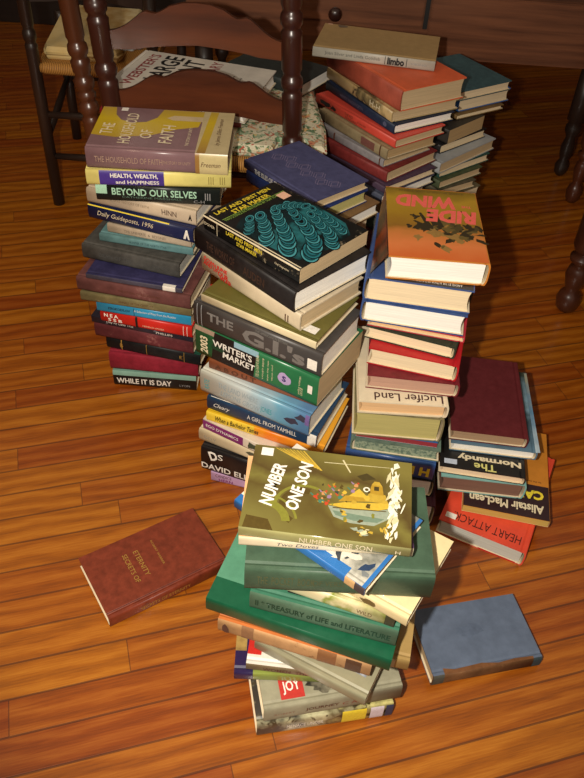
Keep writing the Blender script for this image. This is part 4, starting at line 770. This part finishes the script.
def cushion(name,label,pts,z0,z1,mat,piping=None):
    cx=sum(p[0] for p in pts)/len(pts); cy=sum(p[1] for p in pts)/len(pts)
    root=thing(name,label,'cushion',(cx,cy,z0))
    bm=bmesh.new(); h=z1-z0; lv=[(0,.965),(.18,.992),(.5,1.0),(.82,.99),(1,.955)]
    R=[[bm.verts.new(((x-cx)*k,(y-cy)*k,h*t)) for x,y in pts] for t,k in lv]
    n=len(pts)
    for i in range(len(lv)-1):
        for j in range(n): bm.faces.new((R[i][j],R[i][(j+1)%n],R[i+1][(j+1)%n],R[i+1][j]))
    bm.faces.new(R[0][::-1]); bm.faces.new(R[-1])
    obj('cushion_cover',bm,mat,root)
    bm=bmesh.new(); q=[((x-cx)*1.003,(y-cy)*1.003,h*.5) for x,y in pts]; add_tube(bm,q+[q[0]],.0035,6); obj('piping',bm,mat,root,True)
    return root
cushion('seat_cushion','flowered cream and green cotton cushion on the seat of the dark ladder-back chair',
  [(-.375,1.535),(-.075,1.535),(-.068,1.578),(.0,1.582),(.012,1.545),(.036,1.55),(.032,1.66),(.012,1.78),(.0,1.885),(-.03,1.895),(-.42,1.895),(-.445,1.87),(-.425,1.59),(-.38,1.575)],.3845,.4115,FL)
# brown chair post beside it
bm=bmesh.new(); add_lathe(bm,ring_prof(.020,.92,(.42,.475,.545)),(-.462,1.645,0),(-.522,1.645,.92),22)
tag(obj('chair_post',bm,WB,None,True),'medium brown turned chair post standing just left of the dark ladder-back chair','chair')
# second chair further left
c2=thing('rush_seat_chair','old dark rush-seat chair with a pale cushion at the far left','chair',(-.52,2.1,0))
def l2(p): return (p[0]+.52,p[1]-2.1,p[2])
for x0 in (-.702,-.40):
    bm=bmesh.new(); add_lathe(bm,ring_prof(.0155,.95,(.46,.70,.88),False),l2((x0,1.945,0)),l2((x0-.004,1.945,.95)),18); obj('back_post',bm,WK,c2,True)
for x0 in (-.755,-.40):
    bm=bmesh.new(); add_lathe(bm,ring_prof(.0145,.39,(.2,),False),l2((x0,2.36,0)),l2((x0,2.36,.39)),16); obj('front_leg',bm,WK,c2,True)
for a,b in (((-.70,1.945,.262),(-.40,1.945,.262)),((-.70,1.945,.145),(-.40,1.945,.145)),((-.70,1.945,.20),(-.755,2.36,.20)),((-.40,1.945,.20),(-.40,2.36,.20)),((-.755,2.36,.2),(-.40,2.36,.2))):
    bm=bmesh.new(); add_lathe(bm,[(0,.008),(.5,.011),(1,.008)],l2(a),l2(b),10); obj('stretcher',bm,WK,c2,True)
for zc in (.57,.70,.83):
    bm=bmesh.new(); slat(bm,l2((-.69,1.942,0)),l2((-.412,1.942,0)),zc-.03,zc+.02,zc-.025,zc+.04); obj('slat',bm,WK,c2)
bm=bmesh.new(); add_prism(bm,[l2((x,y,0))[:2] for x,y in ((-.685,1.95),(-.415,1.95),(-.41,1.99),(-.415,2.34),(-.74,2.34),(-.70,1.99))],.372,.394); obj('seat',bm,RUSH,c2)
bm=bmesh.new(); add_lathe(bm,[(0,.012),(.05,.015),(.95,.015),(1,.012)],l2((-.69,1.948,.383)),l2((-.41,1.948,.383)),12); obj('seat_rail',bm,RUSH,c2,True)
def yel():
    return print_art('pale_cotton',[(0,(214,186,120)),(.5,(224,204,150)),(.7,(196,160,96)),(1,(226,208,160))],(1,.5,0),(-.2,.2),.4,30,rough=.85)
cushion('seat_cushion','pale yellow cotton cushion on the rush-seat chair at the far left',[(-.68,1.975),(-.50,1.975),(-.49,2.0),(-.50,2.32),(-.72,2.32),(-.69,2.0)],.3945,.425,yel())
# grey plastic bag behind the dictionary
def bag(loc_,seed,s=(.07,.045,.03)):
    r=random.Random(seed); bm=bmesh.new(); bmesh.ops.create_icosphere(bm,subdivisions=4,radius=1)
    from mathutils import noise
    for v in bm.verts:
        d=v.co.normalized(); k=1+.55*noise.noise(d*2.3+Vector((seed,0,0)))+.25*abs(noise.noise(d*6+Vector((0,seed,0))))
        v.co=Vector((d.x*s[0]*k,d.y*s[1]*k,max(0,(d.z*.9+.5))*s[2]*k))
    return bm
pb=bpy.data.materials.new('thin_plastic'); nt,N,L,B=nodes(pb); B.inputs['Base Color'].default_value=lin((150,152,150)); B.inputs['Roughness'].default_value=.28
tcn=N.new('ShaderNodeTexCoord'); nz_=N.new('ShaderNodeTexNoise'); nz_.inputs['Scale'].default_value=40; nz_.inputs['Detail'].default_value=5; L.new(tcn.outputs['Object'],nz_.inputs['Vector'])
bp=N.new('ShaderNodeBump'); bp.inputs['Strength'].default_value=.8; bp.inputs['Distance'].default_value=.006; L.new(nz_.outputs['Fac'],bp.inputs['Height']); L.new(bp.outputs['Normal'],B.inputs['Normal'])
b=obj('plastic_bag',bag(0,3,(.036,.026,.022)),pb,None,True); b.location=BAGLOC; tag(b,'crumpled grey plastic bag tucked behind the large white dictionary','bag')
# ------------------------------------------------------------------ desk along the back
DW=wood('desk_front',(80,46,30),(134,84,56),.36,9,(.25,1,5),.3,.2)
DY=2.29
dk=thing('writing_desk','long dark brown wooden desk with drawers and round knobs along the back','desk',(.30,DY+.3,0))
def ld(p): return (p[0]-.30,p[1]-DY-.3,p[2])
def dbox(x0,x1,y0,y1,z0,z1,bev=.002):
    bm=bmesh.new(); a=ld((x0,y0,z0)); c=ld((x1,y1,z1)); add_box(bm,a[0],c[0],a[1],c[1],a[2],c[2],bev); return bm
obj('carcass',dbox(-.37,1.22,DY+.004,DY+.56,.350,.735),DW,dk)
obj('desk_top',dbox(-.375,1.26,DY-.02,DY+.6,.735,.765,.005),DW,dk)
for x0,x1,z0,z1,kn in ((-.355,.292,.438,.56,1),(-.355,.292,.57,.725,1),(.312,1.20,.362,.523,0),(.312,1.20,.533,.725,1)):
    d=obj('drawer',dbox(x0,x1,DY-.008,DY+.002,z0,z1,.003),DW,dk)
    if kn:
        for kx in ((.047,) if x0<0 else (x0+.2,x1-.2)):
            kz=.463 if z0<.5 and x0<0 else (z0+z1)/2
            bm=bmesh.new(); p=ld((kx,DY-.009,kz)); q=ld((kx,DY-.046,kz)); add_lathe(bm,[(0,.012),(.15,.009),(.35,.008),(.5,.014),(.7,.019),(.88,.017),(1,.008)],p,q,18)
            obj('knob',bm,WD,d,True)
obj('gap_shade_strip',dbox(.296,.308,DY-.0005,DY+.004,.43,.73,.0005),BK,dk)  # black strip: the shade inside the gap between drawers, put in as colour
for x0,y0 in ((.815,DY+.05),(-.33,DY+.05),(-.33,DY+.5),(1.15,DY+.5)):
    bm=bmesh.new(); p=ld((x0,y0,0)); q=ld((x0,y0,.35)); add_lathe(bm,[(0,.012),(.03,.02),(.10,.022),(.15,.013),(.2,.019),(.27,.021),(.36,.014),(.42,.024),(.46,.024),(.5,.018),(.52,.027),(1,.027)],p,q,18); obj('leg',bm,WK,dk,True)
# small table off the right edge: two of its turned legs show
WT=wood('table_wood',(38,20,14),(84,42,24),.3,8,(1,1,.35),.25)
tb=thing('side_table','dark wooden side table at the right edge, only its turned legs in view','table',(.95,1.83,0))
def lt(p): return (p[0]-.95,p[1]-1.83,p[2])
for x0,y0,r in ((.676,1.60,.027),(.815,2.165,.021),(1.17,1.49,.023),(1.30,2.06,.022)):
    bm=bmesh.new(); H_=.70
    add_lathe(bm,[(0,r*.6),(.015,r*.95),(.05,r*1.15),(.075,r*.95),(.09,r*.62),(.11,r*.8),(.15,r*1.05),(.18,r*.9),(.195,r*.62),(.21,r*1.1),(.225,r*1.15),(.235,r*.7),(.25,r*1.0),(.27,r*1.22),(.62,r*1.22),(.65,r*.8),(.7,r*1.1),(.8,r*1.25),(1,r*1.25)],lt((x0,y0,0)),lt((x0,y0,H_)),20); obj('leg',bm,WT,tb,True)
bm=bmesh.new(); add_prism(bm,[lt((x,y,0))[:2] for x,y in ((.655,1.56),(1.19,1.44),(1.335,2.09),(.795,2.215))],.70,.728); obj('tabletop',bm,WT,tb)
# ------------------------------------------------------------------ light
def lamp(name,typ,loc_,energy,color,size=.02,look=None):
    l=bpy.data.lights.new(name,typ); l.energy=energy; l.color=color
    if typ=='AREA': l.size=size; l.shape='DISK'
    else: l.shadow_soft_size=size
    o=bpy.data.objects.new(name,l); COL.objects.link(o); o.location=loc_
    if look is not None: o.rotation_euler=(Vector(look)-Vector(loc_)).to_track_quat('-Z','Y').to_euler()
    return o
fl=lamp('camera_flash','SPOT',FLASH,FLASH_E,(1,.92,.80),.012,(.02,1.0,.25)); fl.data.spot_size=math.radians(78); fl.data.spot_blend=.6
lamp('left_fill','AREA',(-1.5,.3,1.9),FILL_E,(1,.72,.46),.5,(-.2,.9,0))  # weak warm fill added from the left; no lamp stands there
w=bpy.data.worlds.new('World'); SC.world=w; w.use_nodes=True
w.node_tree.nodes['Background'].inputs['Color'].default_value=(1,.80,.62,1); w.node_tree.nodes['Background'].inputs['Strength'].default_value=WORLD_E
# ------------------------------------------------------------------ camera
PITCH=math.radians(43.0); ROLL=math.radians(-3.96); F=770.
fw=Vector((0,math.cos(PITCH),-math.sin(PITCH))); rt=Vector((1,0,0)); dn=fw.cross(rt)
c_,s_=math.cos(ROLL),math.sin(ROLL)
r2=rt*c_+dn*s_; d2=-s_*rt+c_*dn
M=Matrix((( r2.x,-d2.x,-fw.x,0),(r2.y,-d2.y,-fw.y,0),(r2.z,-d2.z,-fw.z,1.15),(0,0,0,1)))
cd=bpy.data.cameras.new('camera'); cam=bpy.data.objects.new('camera',cd); COL.objects.link(cam); cam.matrix_world=M
cd.sensor_fit='VERTICAL'; cd.sensor_height=24.; cd.lens=24.*F/778.; cd.clip_start=.02
SC.camera=cam
v=SC.view_settings; v.view_transform='Standard'; v.look='None'; v.gamma=1; v.use_curve_mapping=False; v.exposure=EXPO
